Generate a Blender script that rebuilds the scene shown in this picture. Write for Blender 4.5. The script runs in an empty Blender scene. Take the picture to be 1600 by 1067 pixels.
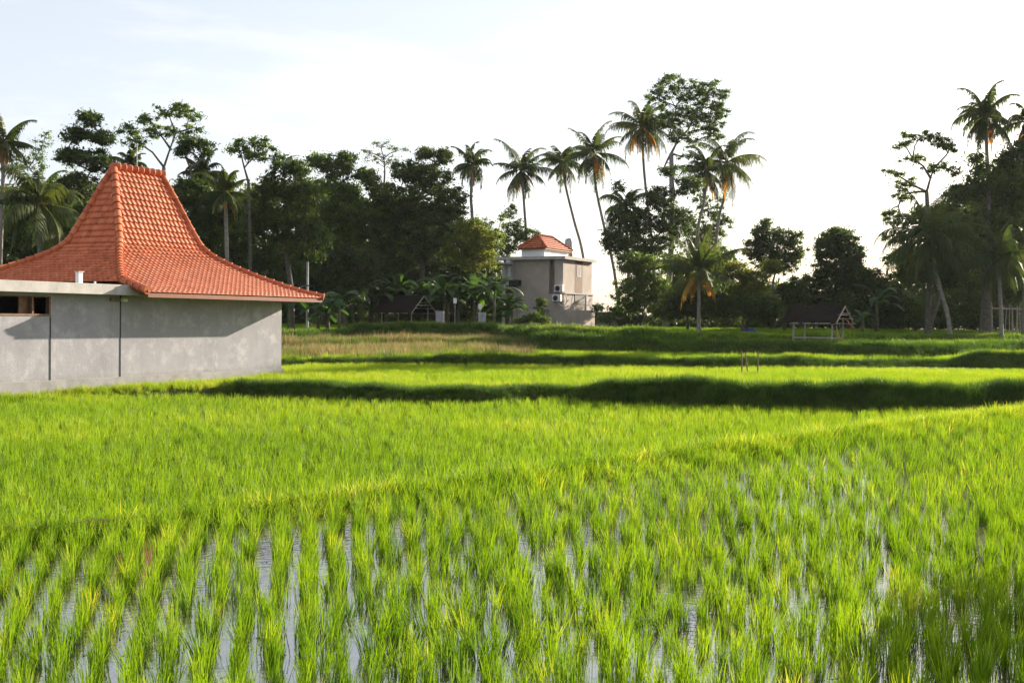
import bpy, math, random
import numpy as np
from mathutils import Vector, Matrix
R = math.radians
random.seed(7)
rng = np.random.default_rng(11)
SC = bpy.context.scene
COL = SC.collection

# ------------------------------------------------------------------ camera, sky, sun, exposure
EYE = 2.25
FPX = 1778.0                      # focal length in photo pixels (photo 1600 wide)
cam_d = bpy.data.cameras.new('camera'); cam = bpy.data.objects.new('camera', cam_d); COL.objects.link(cam)
cam_d.sensor_width = 36.0; cam_d.lens = 36.0 * FPX / 1600.0
cam_d.clip_start = 0.1; cam_d.clip_end = 6000
PITCH, ROLL = R(1.08), R(0.6)
CM = Matrix.Translation((0, 0, EYE)) @ Matrix.Rotation(R(90) - PITCH, 4, 'X') @ Matrix.Rotation(ROLL, 4, 'Z')
cam.matrix_world = CM
SC.camera = cam
HAZE = 0.00008
SUN_AZ, SUN_EL = R(45), R(17.5)      # azimuth to the right of the view direction (+Y)
w = bpy.data.worlds.new('World'); SC.world = w; w.use_nodes = True
nt = w.node_tree; bg = nt.nodes['Background']
sky = nt.nodes.new('ShaderNodeTexSky'); sky.sky_type = 'NISHITA'; sky.sun_disc = False
sky.sun_elevation = SUN_EL; sky.sun_rotation = SUN_AZ
sky.air_density = 1.0; sky.dust_density = 1.5; sky.ozone_density = 1.2
veil = nt.nodes.new('ShaderNodeMix'); veil.data_type = 'RGBA'; veil.inputs[0].default_value = .40      # thin high cloud
cn = nt.nodes.new('ShaderNodeTexNoise'); cn.inputs['Scale'].default_value = 3.2; cn.inputs['Detail'].default_value = 6; cn.inputs['Roughness'].default_value = .6
cmap = nt.nodes.new('ShaderNodeMapping'); cmap.inputs['Scale'].default_value = (1, 1, 4.5); ctc = nt.nodes.new('ShaderNodeTexCoord')
nt.links.new(ctc.outputs['Generated'], cmap.inputs[0]); nt.links.new(cmap.outputs[0], cn.inputs['Vector'])
crp = nt.nodes.new('ShaderNodeMapRange'); crp.inputs[1].default_value = .50; crp.inputs[2].default_value = .72; crp.inputs[3].default_value = .38; crp.inputs[4].default_value = .62
nt.links.new(cn.outputs[0], crp.inputs[0]); nt.links.new(crp.outputs[0], veil.inputs[0])
nt.links.new(sky.outputs[0], veil.inputs[6]); veil.inputs[7].default_value = (8.3, 8.0, 8.2, 1)
nt.links.new(veil.outputs[2], bg.inputs[0]); bg.inputs[1].default_value = 0.062
sl = bpy.data.lights.new('sun', 'SUN'); sun = bpy.data.objects.new('sun', sl); COL.objects.link(sun)
sl.energy = 5.0; sl.angle = R(0.55); sl.color = (1.0, 0.87, 0.70)
sd = Vector((math.sin(SUN_AZ) * math.cos(SUN_EL), math.cos(SUN_AZ) * math.cos(SUN_EL), math.sin(SUN_EL)))
sun.rotation_euler = sd.to_track_quat('Z', 'Y').to_euler()
SC.view_settings.view_transform = 'Standard'; SC.view_settings.look = 'None'
SC.view_settings.exposure = 1.48; SC.view_settings.gamma = 1.0
SC.render.engine = 'CYCLES'
cy = SC.cycles
cy.max_bounces = 7; cy.diffuse_bounces = 3; cy.glossy_bounces = 3; cy.transmission_bounces = 5; cy.transparent_max_bounces = 8
cy.volume_bounces = 0; cy.caustics_reflective = False; cy.caustics_refractive = False
cy.use_denoising = True

def ray(px, py):
    d = CM.to_3x3() @ Vector(((px - 800) / FPX, (533.5 - py) / FPX, -1.0))
    return d / d.y
def W(px, py, D):                 # world point seen at photo pixel (px, py) at depth D
    d = ray(px, py); return Vector((d.x * D, D, EYE + d.z * D))
def G(px, py, z):                 # where the sight line through a pixel meets height z
    d = ray(px, py); t = (z - EYE) / d.z
    return Vector((d.x * t, t, z))

# ------------------------------------------------------------------ helpers
def link(o, parent=None):
    COL.objects.link(o)
    if parent is not None: o.parent = parent
    return o
def tag(o, label=None, cat=None, group=None, kind=None):
    if label: o['label'] = label
    if cat: o['category'] = cat
    if group: o['group'] = group
    if kind: o['kind'] = kind
    return o
def empty(name, loc, label, cat, group=None):
    o = bpy.data.objects.new(name, None); o.location = loc; o.empty_display_size = .3
    link(o); return tag(o, label, cat, group)
def nmesh(name, V, F, mat, parent=None, rnd=None, smooth=False, loc=None):
    """V (n,3); F (m,k) one polygon size; world coords when loc is given are made relative to it"""
    V = np.asarray(V, dtype=np.float32).reshape(-1, 3); F = np.asarray(F, dtype=np.int32)
    if loc is not None: V = V - np.array(loc, dtype=np.float32)
    me = bpy.data.meshes.new(name); k = F.shape[1]
    me.vertices.add(len(V)); me.vertices.foreach_set('co', V.ravel())
    me.loops.add(F.size); me.loops.foreach_set('vertex_index', F.ravel())
    me.polygons.add(len(F)); me.polygons.foreach_set('loop_start', np.arange(0, F.size, k, dtype=np.int32))
    me.update(calc_edges=True)
    if rnd is not None:
        a = me.attributes.new('rnd', 'FLOAT', 'FACE'); a.data.foreach_set('value', np.asarray(rnd, dtype=np.float32))
    if smooth: me.polygons.foreach_set('use_smooth', np.ones(len(F), dtype=bool))
    me.validate()
    if mat is not None: me.materials.append(mat)
    o = bpy.data.objects.new(name, me); return link(o, parent)
class MB:
    """collects boxes, tubes and prisms into one mesh"""
    def __init__(s): s.v = []; s.f = []
    def poly(s, pts, faces):
        b = len(s.v); s.v += [tuple(p) for p in pts]; s.f += [tuple(b + i for i in f) for f in faces]
    def box(s, o, ax, ay, az, r0, r1):
        """box spanning r0..r1 along unit axes ax ay az from origin o"""
        o = Vector(o); P = []
        for k in (0, 1):
            for j in (0, 1):
                for i in (0, 1):
                    P.append(o + ax * (r0[0], r1[0])[i] + ay * (r0[1], r1[1])[j] + az * (r0[2], r1[2])[k])
        s.poly(P, [(0, 2, 3, 1), (4, 5, 7, 6), (0, 1, 5, 4), (2, 6, 7, 3), (0, 4, 6, 2), (1, 3, 7, 5)]); return s
    def abox(s, x0, y0, z0, x1, y1, z1):
        return s.box((0, 0, 0), Vector((1, 0, 0)), Vector((0, 1, 0)), Vector((0, 0, 1)), (x0, y0, z0), (x1, y1, z1))
    def tube(s, pts, rad, n=6, cap=True):
        pts = [Vector(p) for p in pts]; m = len(pts)
        if not hasattr(rad, '__len__'): rad = [rad] * m
        rings = []
        for i, p in enumerate(pts):
            t = (pts[min(i + 1, m - 1)] - pts[max(i - 1, 0)]).normalized()
            a = t.cross(Vector((0.31, 0.95, 0.02))); a = a.normalized() if a.length > .1 else t.cross(Vector((1, 0, 0))).normalized()
            b = t.cross(a)
            rings.append([p + (a * math.cos(2 * math.pi * k / n) + b * math.sin(2 * math.pi * k / n)) * rad[i] for k in range(n)])
        P = [q for r in rings for q in r]; F = []
        for i in range(m - 1):
            for k in range(n):
                F.append((i * n + k, i * n + (k + 1) % n, (i + 1) * n + (k + 1) % n, (i + 1) * n + k))
        if cap: F.append(tuple(range(n))[::-1]); F.append(tuple((m - 1) * n + k for k in range(n)))
        s.poly(P, F); return s
    def build(s, name, mat, parent=None, smooth=False, bevel=0, loc=None):
        me = bpy.data.meshes.new(name); L = Vector(loc) if loc is not None else Vector((0, 0, 0))
        me.from_pydata([tuple(Vector(p) - L) for p in s.v], [], s.f); me.update()
        if smooth: me.polygons.foreach_set('use_smooth', [True] * len(me.polygons))
        if mat: me.materials.append(mat)
        o = bpy.data.objects.new(name, me); link(o, parent)
        if bevel:
            b = o.modifiers.new('bevel', 'BEVEL'); b.width = bevel; b.segments = 2; b.limit_method = 'ANGLE'
        return o

# ------------------------------------------------------------------ materials
def mat(name):
    m = bpy.data.materials.new(name); m.use_nodes = True; t = m.node_tree; t.nodes.clear()
    out = t.nodes.new('ShaderNodeOutputMaterial'); return m, t, out
def N(t, kind, **kw):
    n = t.nodes.new(kind)
    for k, v in kw.items():
        if k in n.inputs: n.inputs[k].default_value = v
        else: setattr(n, k, v)
    return n
def ramp(t, fac, stops):
    r = t.nodes.new('ShaderNodeValToRGB'); e = r.color_ramp.elements
    while len(e) < len(stops): e.new(.5)
    for i, (p, c) in enumerate(stops): e[i].position = p; e[i].color = (*c, 1)
    t.links.new(fac, r.inputs[0]); return r.outputs[0]
def noise(t, scale, detail=4, rough=.55, vec=None, geo=False):
    n = N(t, 'ShaderNodeTexNoise'); n.inputs['Scale'].default_value = scale; n.inputs['Detail'].default_value = detail; n.inputs['Roughness'].default_value = rough
    if vec is None:
        c = t.nodes.new('ShaderNodeNewGeometry').outputs['Position'] if geo else t.nodes.new('ShaderNodeTexCoord').outputs['Object']
    else: c = vec
    t.links.new(c, n.inputs['Vector']); return n.outputs[0]
def mix(t, a, b, f, mode='MIX'):
    m = t.nodes.new('ShaderNodeMix'); m.data_type = 'RGBA'; m.blend_type = mode
    for i, v in ((6, a), (7, b), (0, f)):
        if hasattr(v, 'links') or hasattr(v, 'is_output'): t.links.new(v, m.inputs[i])
        elif i == 0: m.inputs[0].default_value = v
        else: m.inputs[i].default_value = (*v, 1)
    return m.outputs[2]
def surf(name, stops, scale=3, rough=.85, bump=0, bscale=30, detail=5, spec=.3, metal=0, second=None):
    m, t, out = mat(name); p = N(t, 'ShaderNodeBsdfPrincipled'); t.links.new(p.outputs[0], out.inputs[0])
    c = ramp(t, noise(t, scale, detail), stops)
    if second: c = mix(t, c, second[0], ramp(t, noise(t, second[1], 6, .65), [(second[2], (0, 0, 0)), (second[3], (second[4],) * 3)]))
    t.links.new(c, p.inputs['Base Color'])
    p.inputs['Roughness'].default_value = rough; p.inputs['Specular IOR Level'].default_value = spec; p.inputs['Metallic'].default_value = metal
    if bump:
        b = N(t, 'ShaderNodeBump'); b.inputs['Strength'].default_value = bump; b.inputs['Distance'].default_value = .02
        t.links.new(noise(t, bscale, 6, .6), b.inputs['Height']); t.links.new(b.outputs[0], p.inputs['Normal'])
    return m
def leafmat(name, stops, trans=.4, tcol=1.6, attr='rnd', inst=False, rough=.55, big=.12, tgreen=(1.15, 1.25, .5), spec=.25):
    m, t, out = mat(name)
    a = t.nodes.new('ShaderNodeAttribute'); a.attribute_name = attr
    if inst: a.attribute_type = 'INSTANCER'
    if inst:
        lo = t.nodes.new('ShaderNodeAttribute'); lo.attribute_name = 'rnd'
        ad = N(t, 'ShaderNodeMath', operation='MULTIPLY_ADD'); t.links.new(lo.outputs['Fac'], ad.inputs[0]); ad.inputs[1].default_value = .42; t.links.new(a.outputs['Fac'], ad.inputs[2]); f = ad.outputs[0]
    else:
        no = noise(t, big, 2, .5, geo=True)
        ad = N(t, 'ShaderNodeMath', operation='MULTIPLY_ADD'); t.links.new(no, ad.inputs[0]); ad.inputs[1].default_value = .9
        sb = N(t, 'ShaderNodeMath', operation='SUBTRACT'); t.links.new(a.outputs['Fac'], sb.inputs[0]); sb.inputs[1].default_value = .45
        t.links.new(sb.outputs[0], ad.inputs[2]); f = ad.outputs[0]
    c = ramp(t, f, stops)
    p = N(t, 'ShaderNodeBsdfPrincipled'); t.links.new(c, p.inputs['Base Color']); p.inputs['Roughness'].default_value = rough; p.inputs['Specular IOR Level'].default_value = spec
    tr = N(t, 'ShaderNodeBsdfTranslucent'); tc = mix(t, c, tuple(x * tcol for x in tgreen), 1.0, 'MULTIPLY'); t.links.new(tc, tr.inputs[0])
    ms = t.nodes.new('ShaderNodeMixShader'); ms.inputs[0].default_value = trans
    t.links.new(p.outputs[0], ms.inputs[1]); t.links.new(tr.outputs[0], ms.inputs[2]); t.links.new(ms.outputs[0], out.inputs[0])
    return m
M = {}
M['leaf'] = leafmat('leaf_dark', [(.0, (.016, .028, .010)), (.45, (.036, .062, .016)), (.8, (.060, .090, .022)), (1, (.13, .135, .028))], .38, 1.8)
M['leaf_mid'] = leafmat('leaf_mid', [(.0, (.030, .050, .012)), (.5, (.055, .095, .020)), (1, (.12, .15, .03))], .42)
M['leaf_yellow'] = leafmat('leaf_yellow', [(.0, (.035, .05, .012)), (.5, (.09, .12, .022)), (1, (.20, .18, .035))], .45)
M['palm'] = leafmat('palm_leaf', [(.0, (.020, .034, .012)), (.5, (.045, .068, .020)), (1, (.10, .10, .03))], .3, spec=.15, rough=.6)
M['palm_dead'] = leafmat('palm_leaf_dead', [(.0, (.10, .055, .02)), (.5, (.26, .15, .03)), (1, (.45, .28, .04))], .45, tgreen=(1.3, 1.0, .5))
M['banana'] = leafmat('banana_leaf', [(.0, (.016, .042, .016)), (.5, (.035, .080, .024)), (1, (.10, .17, .03))], .35, rough=.5, spec=.25)
RICE = [(.0, (.045, .108, .008)), (.35, (.128, .235, .010)), (.7, (.215, .322, .014)), (1, (.44, .42, .08))]
M['rice'] = leafmat('rice_leaf', RICE, .36, 1.5, attr='tint', inst=True, tgreen=(1.25, 1.2, .45), rough=.55, spec=.15)
M['grass'] = leafmat('grass_leaf', [(.0, (.022, .050, .010)), (.5, (.085, .16, .015)), (1, (.26, .28, .04))], .32, 1.3, attr='tint', inst=True, rough=.6)
M['dry'] = leafmat('dry_grass_leaf', [(.0, (.08, .12, .02)), (.4, (.17, .17, .06)), (.7, (.26, .21, .12)), (1, (.36, .28, .18))], .35, 1.2, attr='tint', inst=True, tgreen=(1.2, 1, .7), rough=.7)
M['bark'] = surf('bark', [(.3, (.05, .045, .035)), (.7, (.12, .11, .09))], 6, .9, .6, 30)
M['palm_bark'] = surf('palm_bark', [(.3, (.13, .12, .105)), (.7, (.24, .22, .195))], 5, .9, .5, 25)
M['stem'] = surf('banana_stem', [(.3, (.06, .07, .03)), (.7, (.14, .13, .07))], 6, .7)
def plaster_mat():
    m, t, out = mat('grey_cement_render'); p = N(t, 'ShaderNodeBsdfPrincipled'); t.links.new(p.outputs[0], out.inputs[0])
    c = ramp(t, noise(t, .9, 6, .6), [(.25, (.265, .265, .292)), (.5, (.305, .302, .330)), (.75, (.36, .352, .378))])
    c = mix(t, c, (.50, .485, .51), ramp(t, noise(t, 2.1, 8, .72), [(.5, (0, 0, 0)), (.68, (.62,) * 3)]))
    c = mix(t, c, (.20, .20, .215), ramp(t, noise(t, 1.5, 8, .75), [(.54, (0, 0, 0)), (.75, (.6,) * 3)]))
    mp = t.nodes.new('ShaderNodeMapping'); mp.inputs['Scale'].default_value = (5, 5, .35); t.links.new(t.nodes.new('ShaderNodeTexCoord').outputs['Object'], mp.inputs[0])
    c = mix(t, c, (.17, .165, .165), ramp(t, noise(t, 1.6, 5, .65, vec=mp.outputs[0]), [(.56, (0, 0, 0)), (.80, (.45,) * 3)]))
    sp = t.nodes.new('ShaderNodeSeparateXYZ'); t.links.new(t.nodes.new('ShaderNodeNewGeometry').outputs['Position'], sp.inputs[0])
    ad = N(t, 'ShaderNodeMath', operation='MULTIPLY_ADD'); t.links.new(noise(t, 3.5, 5, .7), ad.inputs[0]); ad.inputs[1].default_value = -.55; t.links.new(sp.outputs['Z'], ad.inputs[2])
    c = mix(t, c, (.16, .15, .115), ramp(t, ad.outputs[0], [(.05, (.7,) * 3), (.38, (0, 0, 0))]))
    t.links.new(c, p.inputs['Base Color']); p.inputs['Roughness'].default_value = .92; p.inputs['Specular IOR Level'].default_value = .2
    bb = N(t, 'ShaderNodeBump'); bb.inputs['Strength'].default_value = .3; bb.inputs['Distance'].default_value = .02
    t.links.new(noise(t, 22, 6, .6), bb.inputs['Height']); t.links.new(bb.outputs[0], p.inputs['Normal']); return m
M['plaster'] = plaster_mat()
M['plinth'] = surf('plinth_cement', [(.3, (.23, .225, .225)), (.7, (.34, .33, .335))], 3, .9, .4, 30)
M['slab'] = surf('slab_concrete', [(.3, (.36, .35, .33)), (.7, (.50, .48, .46))], 3, .9, .3, 30, second=((.30, .28, .25), 5, .55, .8, .5))
M['joint'] = surf('dark_joint', [(.3, (.03, .035, .04)), (.7, (.05, .055, .06))], 5)
M['dark'] = surf('dark_interior', [(.3, (.02, .018, .015)), (.7, (.035, .03, .025))], 5)
M['wood'] = surf('red_brown_wood', [(.3, (.13, .065, .04)), (.7, (.22, .12, .075))], 8, .6)
M['fascia'] = surf('fascia_wood', [(.3, (.15, .05, .028)), (.7, (.22, .08, .045))], 6, .6)
M['oldwood'] = surf('weathered_wood', [(.3, (.22, .19, .15)), (.7, (.40, .36, .30))], 9, .85)
M['thatch'] = surf('dark_thatch', [(.3, (.010, .009, .008)), (.7, (.026, .022, .02))], 14, 1, .8, 40, spec=0)
M['white'] = surf('white_paint', [(.3, (.66, .67, .68)), (.7, (.78, .79, .80))], 5, .6)
M['metal'] = surf('grey_metal', [(.3, (.30, .31, .32)), (.7, (.42, .43, .44))], 5, .45, metal=.5)
M['black'] = surf('black_iron', [(.3, (.012, .012, .014)), (.7, (.03, .03, .032))], 5, .5)
M['hp'] = surf('beige_render', [(.3, (.37, .32, .28)), (.7, (.47, .41, .365))], 1.2, .9, .2, 20)
M['hp_brown'] = surf('brown_panel', [(.3, (.15, .10, .075)), (.7, (.22, .15, .11))], 2, .8)
M['blue'] = surf('blue_tarp', [(.3, (.01, .025, .09)), (.7, (.02, .04, .13))], 3, .5)
M['rust'] = surf('rust_cloth', [(.3, (.20, .07, .04)), (.7, (.32, .12, .07))], 3, .8)
M['straw'] = surf('straw', [(.3, (.30, .24, .09)), (.7, (.48, .40, .16))], 12, .9)
M['lamp_glass'] = surf('lamp_glass', [(.3, (.5, .5, .42)), (.7, (.6, .6, .5))], 3, .3)
M['mud'] = surf('mud', [(.3, (.035, .028, .018)), (.7, (.07, .055, .035))], 4)
def tile_mat(name, k=1.0):
    m, t, out = mat(name); p = N(t, 'ShaderNodeBsdfPrincipled'); t.links.new(p.outputs[0], out.inputs[0])
    a = t.nodes.new('ShaderNodeAttribute'); a.attribute_name = 'rnd'
    c = ramp(t, a.outputs['Fac'], [(0, (.32 * k, .078 * k, .030 * k)), (.5, (.46 * k, .125 * k, .050 * k)), (1, (.57 * k, .18 * k, .08 * k))])
    c2 = mix(t, c, (.56 * k, .27 * k, .18 * k), ramp(t, noise(t, 1.1, 6, .7), [(.55, (0, 0, 0)), (.8, (.4,) * 3)]))
    c2 = mix(t, c2, (.10, .045, .03), ramp(t, noise(t, 2.7, 8, .75), [(.56, (0, 0, 0)), (.78, (.6,) * 3)]))
    t.links.new(c2, p.inputs['Base Color']); p.inputs['Roughness'].default_value = .6; p.inputs['Specular IOR Level'].default_value = .25
    return m
M['tile'] = tile_mat('terracotta_tile'); M['tile_far'] = tile_mat('terracotta_tile_weathered', .85)
def ground_mat():
    m, t, out = mat('soil_and_grass'); p = N(t, 'ShaderNodeBsdfPrincipled'); t.links.new(p.outputs[0], out.inputs[0])
    c = ramp(t, noise(t, .8, 6, .6), [(.3, (.035, .04, .014)), (.5, (.045, .065, .014)), (.7, (.07, .10, .02))])
    t.links.new(c, p.inputs['Base Color']); p.inputs['Roughness'].default_value = 1; p.inputs['Specular IOR Level'].default_value = .05
    b = N(t, 'ShaderNodeBump'); b.inputs['Strength'].default_value = .8; b.inputs['Distance'].default_value = .06
    t.links.new(noise(t, 9, 6, .7), b.inputs['Height']); t.links.new(b.outputs[0], p.inputs['Normal']); return m
M['ground'] = ground_mat()
def water_mat():
    m, t, out = mat('paddy_water'); p = N(t, 'ShaderNodeBsdfPrincipled'); t.links.new(p.outputs[0], out.inputs[0])
    c = ramp(t, noise(t, 2.5, 5, .6), [(.35, (.030, .024, .015)), (.65, (.075, .060, .040))]); t.links.new(c, p.inputs['Base Color'])
    p.inputs['Roughness'].default_value = .03; p.inputs['IOR'].default_value = 3.1; p.inputs['Specular IOR Level'].default_value = .9
    b = N(t, 'ShaderNodeBump'); b.inputs['Strength'].default_value = .25; b.inputs['Distance'].default_value = .01
    t.links.new(noise(t, 14, 3, .5), b.inputs['Height']); t.links.new(b.outputs[0], p.inputs['Normal']); return m
M['water'] = water_mat()

# ------------------------------------------------------------------ terraces
def curve(pts, z):
    """bank foot: photo pixels on a surface of height z -> sorted (X, Y) arrays"""
    g = [G(px, py, z) for px, py in pts]; g.sort(key=lambda v: v.x)
    return np.array([v.x for v in g]), np.array([v.y for v in g])
UU, NN = Vector((.47, .8827, 0)), Vector((.8827, -.47, 0))      # along and out of the near building's wall
WALLN = -25.05                                                  # NN . point on the wall plane
def wall_y(x): return (WALLN - .8827 * x) / -.47
B1 = curve([(200, 611), (260, 608), (330, 609), (450, 613), (600, 618), (750, 620), (860, 615), (925, 618), (1000, 624), (1200, 628), (1350, 632), (1500, 630), (1700, 626), (1900, 622)], .24)
b1x = np.concatenate([[-40, -25, -14], B1[0]]); b1y = np.concatenate([[-1, 8, 27.0], B1[1]])
B2 = curve([(380, 566), (450, 566), (600, 566), (670, 566), (800, 568), (1030, 570), (1100, 573), (1250, 570), (1400, 567), (1500, 567), (1600, 569), (1800, 572)], .44)
B3 = curve([(300, 538), (440, 538), (550, 531), (770, 531), (850, 543), (1000, 546), (1200, 549), (1400, 553), (1500, 552), (1600, 545), (1900, 545)], .80)
B4 = curve([(300, 522), (700, 520), (1000, 527), (1300, 529), (1600, 528), (1900, 528)], 1.42)
def wob(x, s, p): return np.sin(x * s + p) * .5 + np.sin(x * s * 2.3 + p * 3) * .3 + np.sin(x * s * 5.1 + p) * .15
def bank(i, X):
    bx, by = ((b1x, b1y), B2, B3, B4)[i]
    return np.interp(X, bx, by) + wob(X, (.9, .7, .4, .3)[i], i) * (.22, .3, .5, .6)[i]
# bump heights of each bank as functions of photo-pixel column
AMP = [([0, 330, 450, 900, 930, 1000, 1400, 1600], [.0, .20, .15, .10, .24, .34, .34, .34]),
       ([380, 640, 700, 1000, 1250, 1300, 1480, 1520, 1700], [.02, .03, .16, .14, .20, .04, .0, .32, .32]),
       ([300, 540, 560, 780, 850, 1000, 1050, 1400, 1600], [.10, .1, .32, .22, .30, .26, .06, .14, .05]),
       ([300, 1600], [.1, .1])]
STEP = [.30, .24, .54, .30]
def sstep(t): t = np.clip(t, 0, 1); return t * t * (3 - 2 * t)
def bund_y(X): return np.interp(X, [-30, -8, -4.9, -1.57, 2, 6, 13, 20], [-6, 8.4, 11.1, 14.2, 17.6, 21.7, 28.3, 33])
def H(X, Y):
    X = np.asarray(X, float); Y = np.asarray(Y, float)
    px = 800 + FPX * X / np.maximum(Y, 1)
    z = np.full(X.shape, -.05)
    for i in range(4):
        d = Y - bank(i, X); wd = (.45, .5, .7, .9)[i]
        if i == 0: wd = np.where(X < -7.6, 1.8, wd)
        z = z + (STEP[i] if i else np.where(X < -8.3, .22, STEP[0])) * sstep(d / wd)
        a = np.interp(px, *AMP[i]) * (1 + .35 * wob(X, 1.3, i + 2))
        ww = (1.1, 1.3, 3.0, 1.5)[i]
        if i == 0: a = a * sstep((X + 9.2) / 1.2)
        z = z + a * sstep(d / wd) * (1 - sstep((d - ww) / ww))
    z = z + .28 * sstep((Y - 72) / 22)                                  # gentle rise to the tree line
    q = np.abs(Y - bund_y(X)) * .74
    z = z + .08 * (1 - sstep((q - .06) / .2)) * (Y < bank(0, X) - .3)
    # raised strip along the near wall
    dn = .8827 * X - .47 * Y - WALLN
    nearw = (1 - sstep((dn - .25) / 1.5)) * (X < -7) * (Y < bank(0, X) + .2)
    z = np.where(nearw > 0, np.maximum(z, .27 * nearw - .05 * (1 - nearw)), z)
    z = z + .02 * np.sin(X * 3.1) * np.sin(Y * 2.3) * (Y > 24)
    z = z + .55 * sstep((2.9 - Y) / 1.5) + .35 * sstep((X - 2.95) / .3) * sstep((6.75 - Y) / .5)
    return z
def h(x, y): return float(H(np.array([x]), np.array([y]))[0])
ys = np.concatenate([np.linspace(-30, 0, 12)[:-1], np.arange(0, 26, .12), np.arange(26, 62, .11), np.arange(62, 130, .35), np.geomspace(130, 4000, 30)])
ss = np.linspace(-1, 1, 361); ss = np.sign(ss) * np.abs(ss) ** 1.15
YY, S2 = np.meshgrid(ys, ss, indexing='ij'); XX = S2 * (.62 * np.maximum(YY, 4) + 10)
ZZ = H(XX, YY)
ZZ = np.where((YY < 9) & (np.abs(XX) > 6), np.minimum(ZZ, .2), ZZ)
nr, nc = YY.shape; I = np.arange(nr * nc).reshape(nr, nc)
F = np.stack([I[:-1, :-1], I[:-1, 1:], I[1:, 1:], I[1:, :-1]], -1).reshape(-1, 4)
tag(nmesh('ground', np.stack([XX, YY, ZZ], -1), F, M['ground'], smooth=True), kind='structure')
wv = MB(); wv.poly([(-40, -20, 0), (45, -20, 0), (45, 40, 0), (-40, 40, 0)], [(0, 1, 2, 3)])
tag(wv.build('water', M['water']), kind='structure')
wv = MB(); wv.poly([(-4, 26, .44), (60, 26, .44), (60, 64, .44), (-4, 64, .44)], [(0, 1, 2, 3)])

# ------------------------------------------------------------------ grass and rice (stuff)
def blades(n, hh, wd, spread, lean, seg=3, rs=0, curl=.35, base=.03):
    r = np.random.default_rng(rs); V = []; Fc = []; rn = []
    for b in range(n):
        a = r.uniform(0, 2 * math.pi); L = hh * r.uniform(.6, 1.08); ln = abs(r.normal(0, lean)) + .03; ww = wd * r.uniform(.7, 1.2)
        d = np.array([math.cos(a), math.sin(a), 0]); s = np.array([-d[1], d[0], 0])
        ta = r.uniform(0, math.pi); s = s * math.cos(ta) + d * math.sin(ta)
        p = np.array([r.normal(0, base), r.normal(0, base), 0]) + d * base * .5; ang = ln * .5; b0 = len(V)
        for k in range(seg + 1):
            t = k / seg; wk = ww * (.55 + .45 * min(1, t * 3)) * (1 - t ** 2.2) * .5 + .0004
            V += [p - s * wk, p + s * wk]
            ang += (ln + curl * r.uniform(.2, 1.3) * t) / seg
            p = p + (d * math.sin(ang) + np.array([0, 0, 1]) * math.cos(ang)) * (L / seg)
        for k in range(seg): Fc.append((b0 + 2 * k, b0 + 2 * k + 1, b0 + 2 * k + 3, b0 + 2 * k + 2)); rn.append(r.uniform(-.5, .5) + (k / seg - .4) * .5)
        rn[-seg:] = [rn[-seg] + (k / seg) * .4 for k in range(seg)]
        _ = spread
    return np.array(V), np.array(Fc), np.array(rn)
def variants(name, mt, specs):
    c = bpy.data.collections.new(name)                      # not linked: only the instancers read it
    for i, sp in enumerate(specs):
        V, Fc, rn = blades(rs=i + 5, **sp)
        o = nmesh('tuft', V, Fc, mt, rnd=rn); COL.objects.unlink(o); c.objects.link(o)
    return c
def gn_tree(coll):
    g = bpy.data.node_groups.new('scatter_' + coll.name, 'GeometryNodeTree')
    g.interface.new_socket('Geometry', in_out='INPUT', socket_type='NodeSocketGeometry'); g.interface.new_socket('Geometry', in_out='OUTPUT', socket_type='NodeSocketGeometry')
    gi = g.nodes.new('NodeGroupInput'); go = g.nodes.new('NodeGroupOutput')
    m2p = g.nodes.new('GeometryNodeMeshToPoints'); ci = g.nodes.new('GeometryNodeCollectionInfo')
    ci.inputs[0].default_value = coll; ci.inputs['Separate Children'].default_value = True; ci.inputs['Reset Children'].default_value = True
    ip = g.nodes.new('GeometryNodeInstanceOnPoints'); ip.inputs['Pick Instance'].default_value = True
    def att(nm, ty):
        a = g.nodes.new('GeometryNodeInputNamedAttribute'); a.data_type = ty; a.inputs[0].default_value = nm; return a.outputs[0]
    L = g.links.new
    L(gi.outputs[0], m2p.inputs[0]); L(m2p.outputs[0], ip.inputs['Points']); L(ci.outputs[0], ip.inputs['Instance'])
    L(att('idx', 'INT'), ip.inputs['Instance Index']); L(att('rot', 'FLOAT_VECTOR'), ip.inputs['Rotation']); L(att('scl', 'FLOAT_VECTOR'), ip.inputs['Scale'])
    L(ip.outputs[0], go.inputs[0]); return g
GN = {}
def scatter(name, P, coll, tint, scale, label, tilt=.12, hscale=None, mat_=None):
    P = np.asarray(P, np.float32); n = len(P)
    me = bpy.data.meshes.new(name); me.vertices.add(n); me.vertices.foreach_set('co', P.ravel())
    rot = np.stack([rng.normal(0, tilt, n), rng.normal(0, tilt, n), rng.uniform(0, 6.28, n)], 1).astype(np.float32)
    sc = np.asarray(scale, np.float32) * np.ones(n, np.float32)
    hs = sc if hscale is None else sc * hscale
    a = me.attributes.new('rot', 'FLOAT_VECTOR', 'POINT'); a.data.foreach_set('vector', rot.ravel())
    a = me.attributes.new('scl', 'FLOAT_VECTOR', 'POINT'); a.data.foreach_set('vector', np.stack([sc, sc, hs], 1).astype(np.float32).ravel())
    a = me.attributes.new('idx', 'INT', 'POINT'); a.data.foreach_set('value', rng.integers(0, len(coll.objects), n).astype(np.int32))
    a = me.attributes.new('tint', 'FLOAT', 'POINT'); a.data.foreach_set('value', np.clip(tint, 0, 1).astype(np.float32))
    me.materials.append(mat_ or coll.objects[0].data.materials[0])
    o = bpy.data.objects.new(name, me); link(o)
    if coll.name not in GN: GN[coll.name] = gn_tree(coll)
    md = o.modifiers.new('scatter', 'NODES'); md.node_group = GN[coll.name]
    return tag(o, label, name.replace('_', ' '), kind='stuff')
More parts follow.
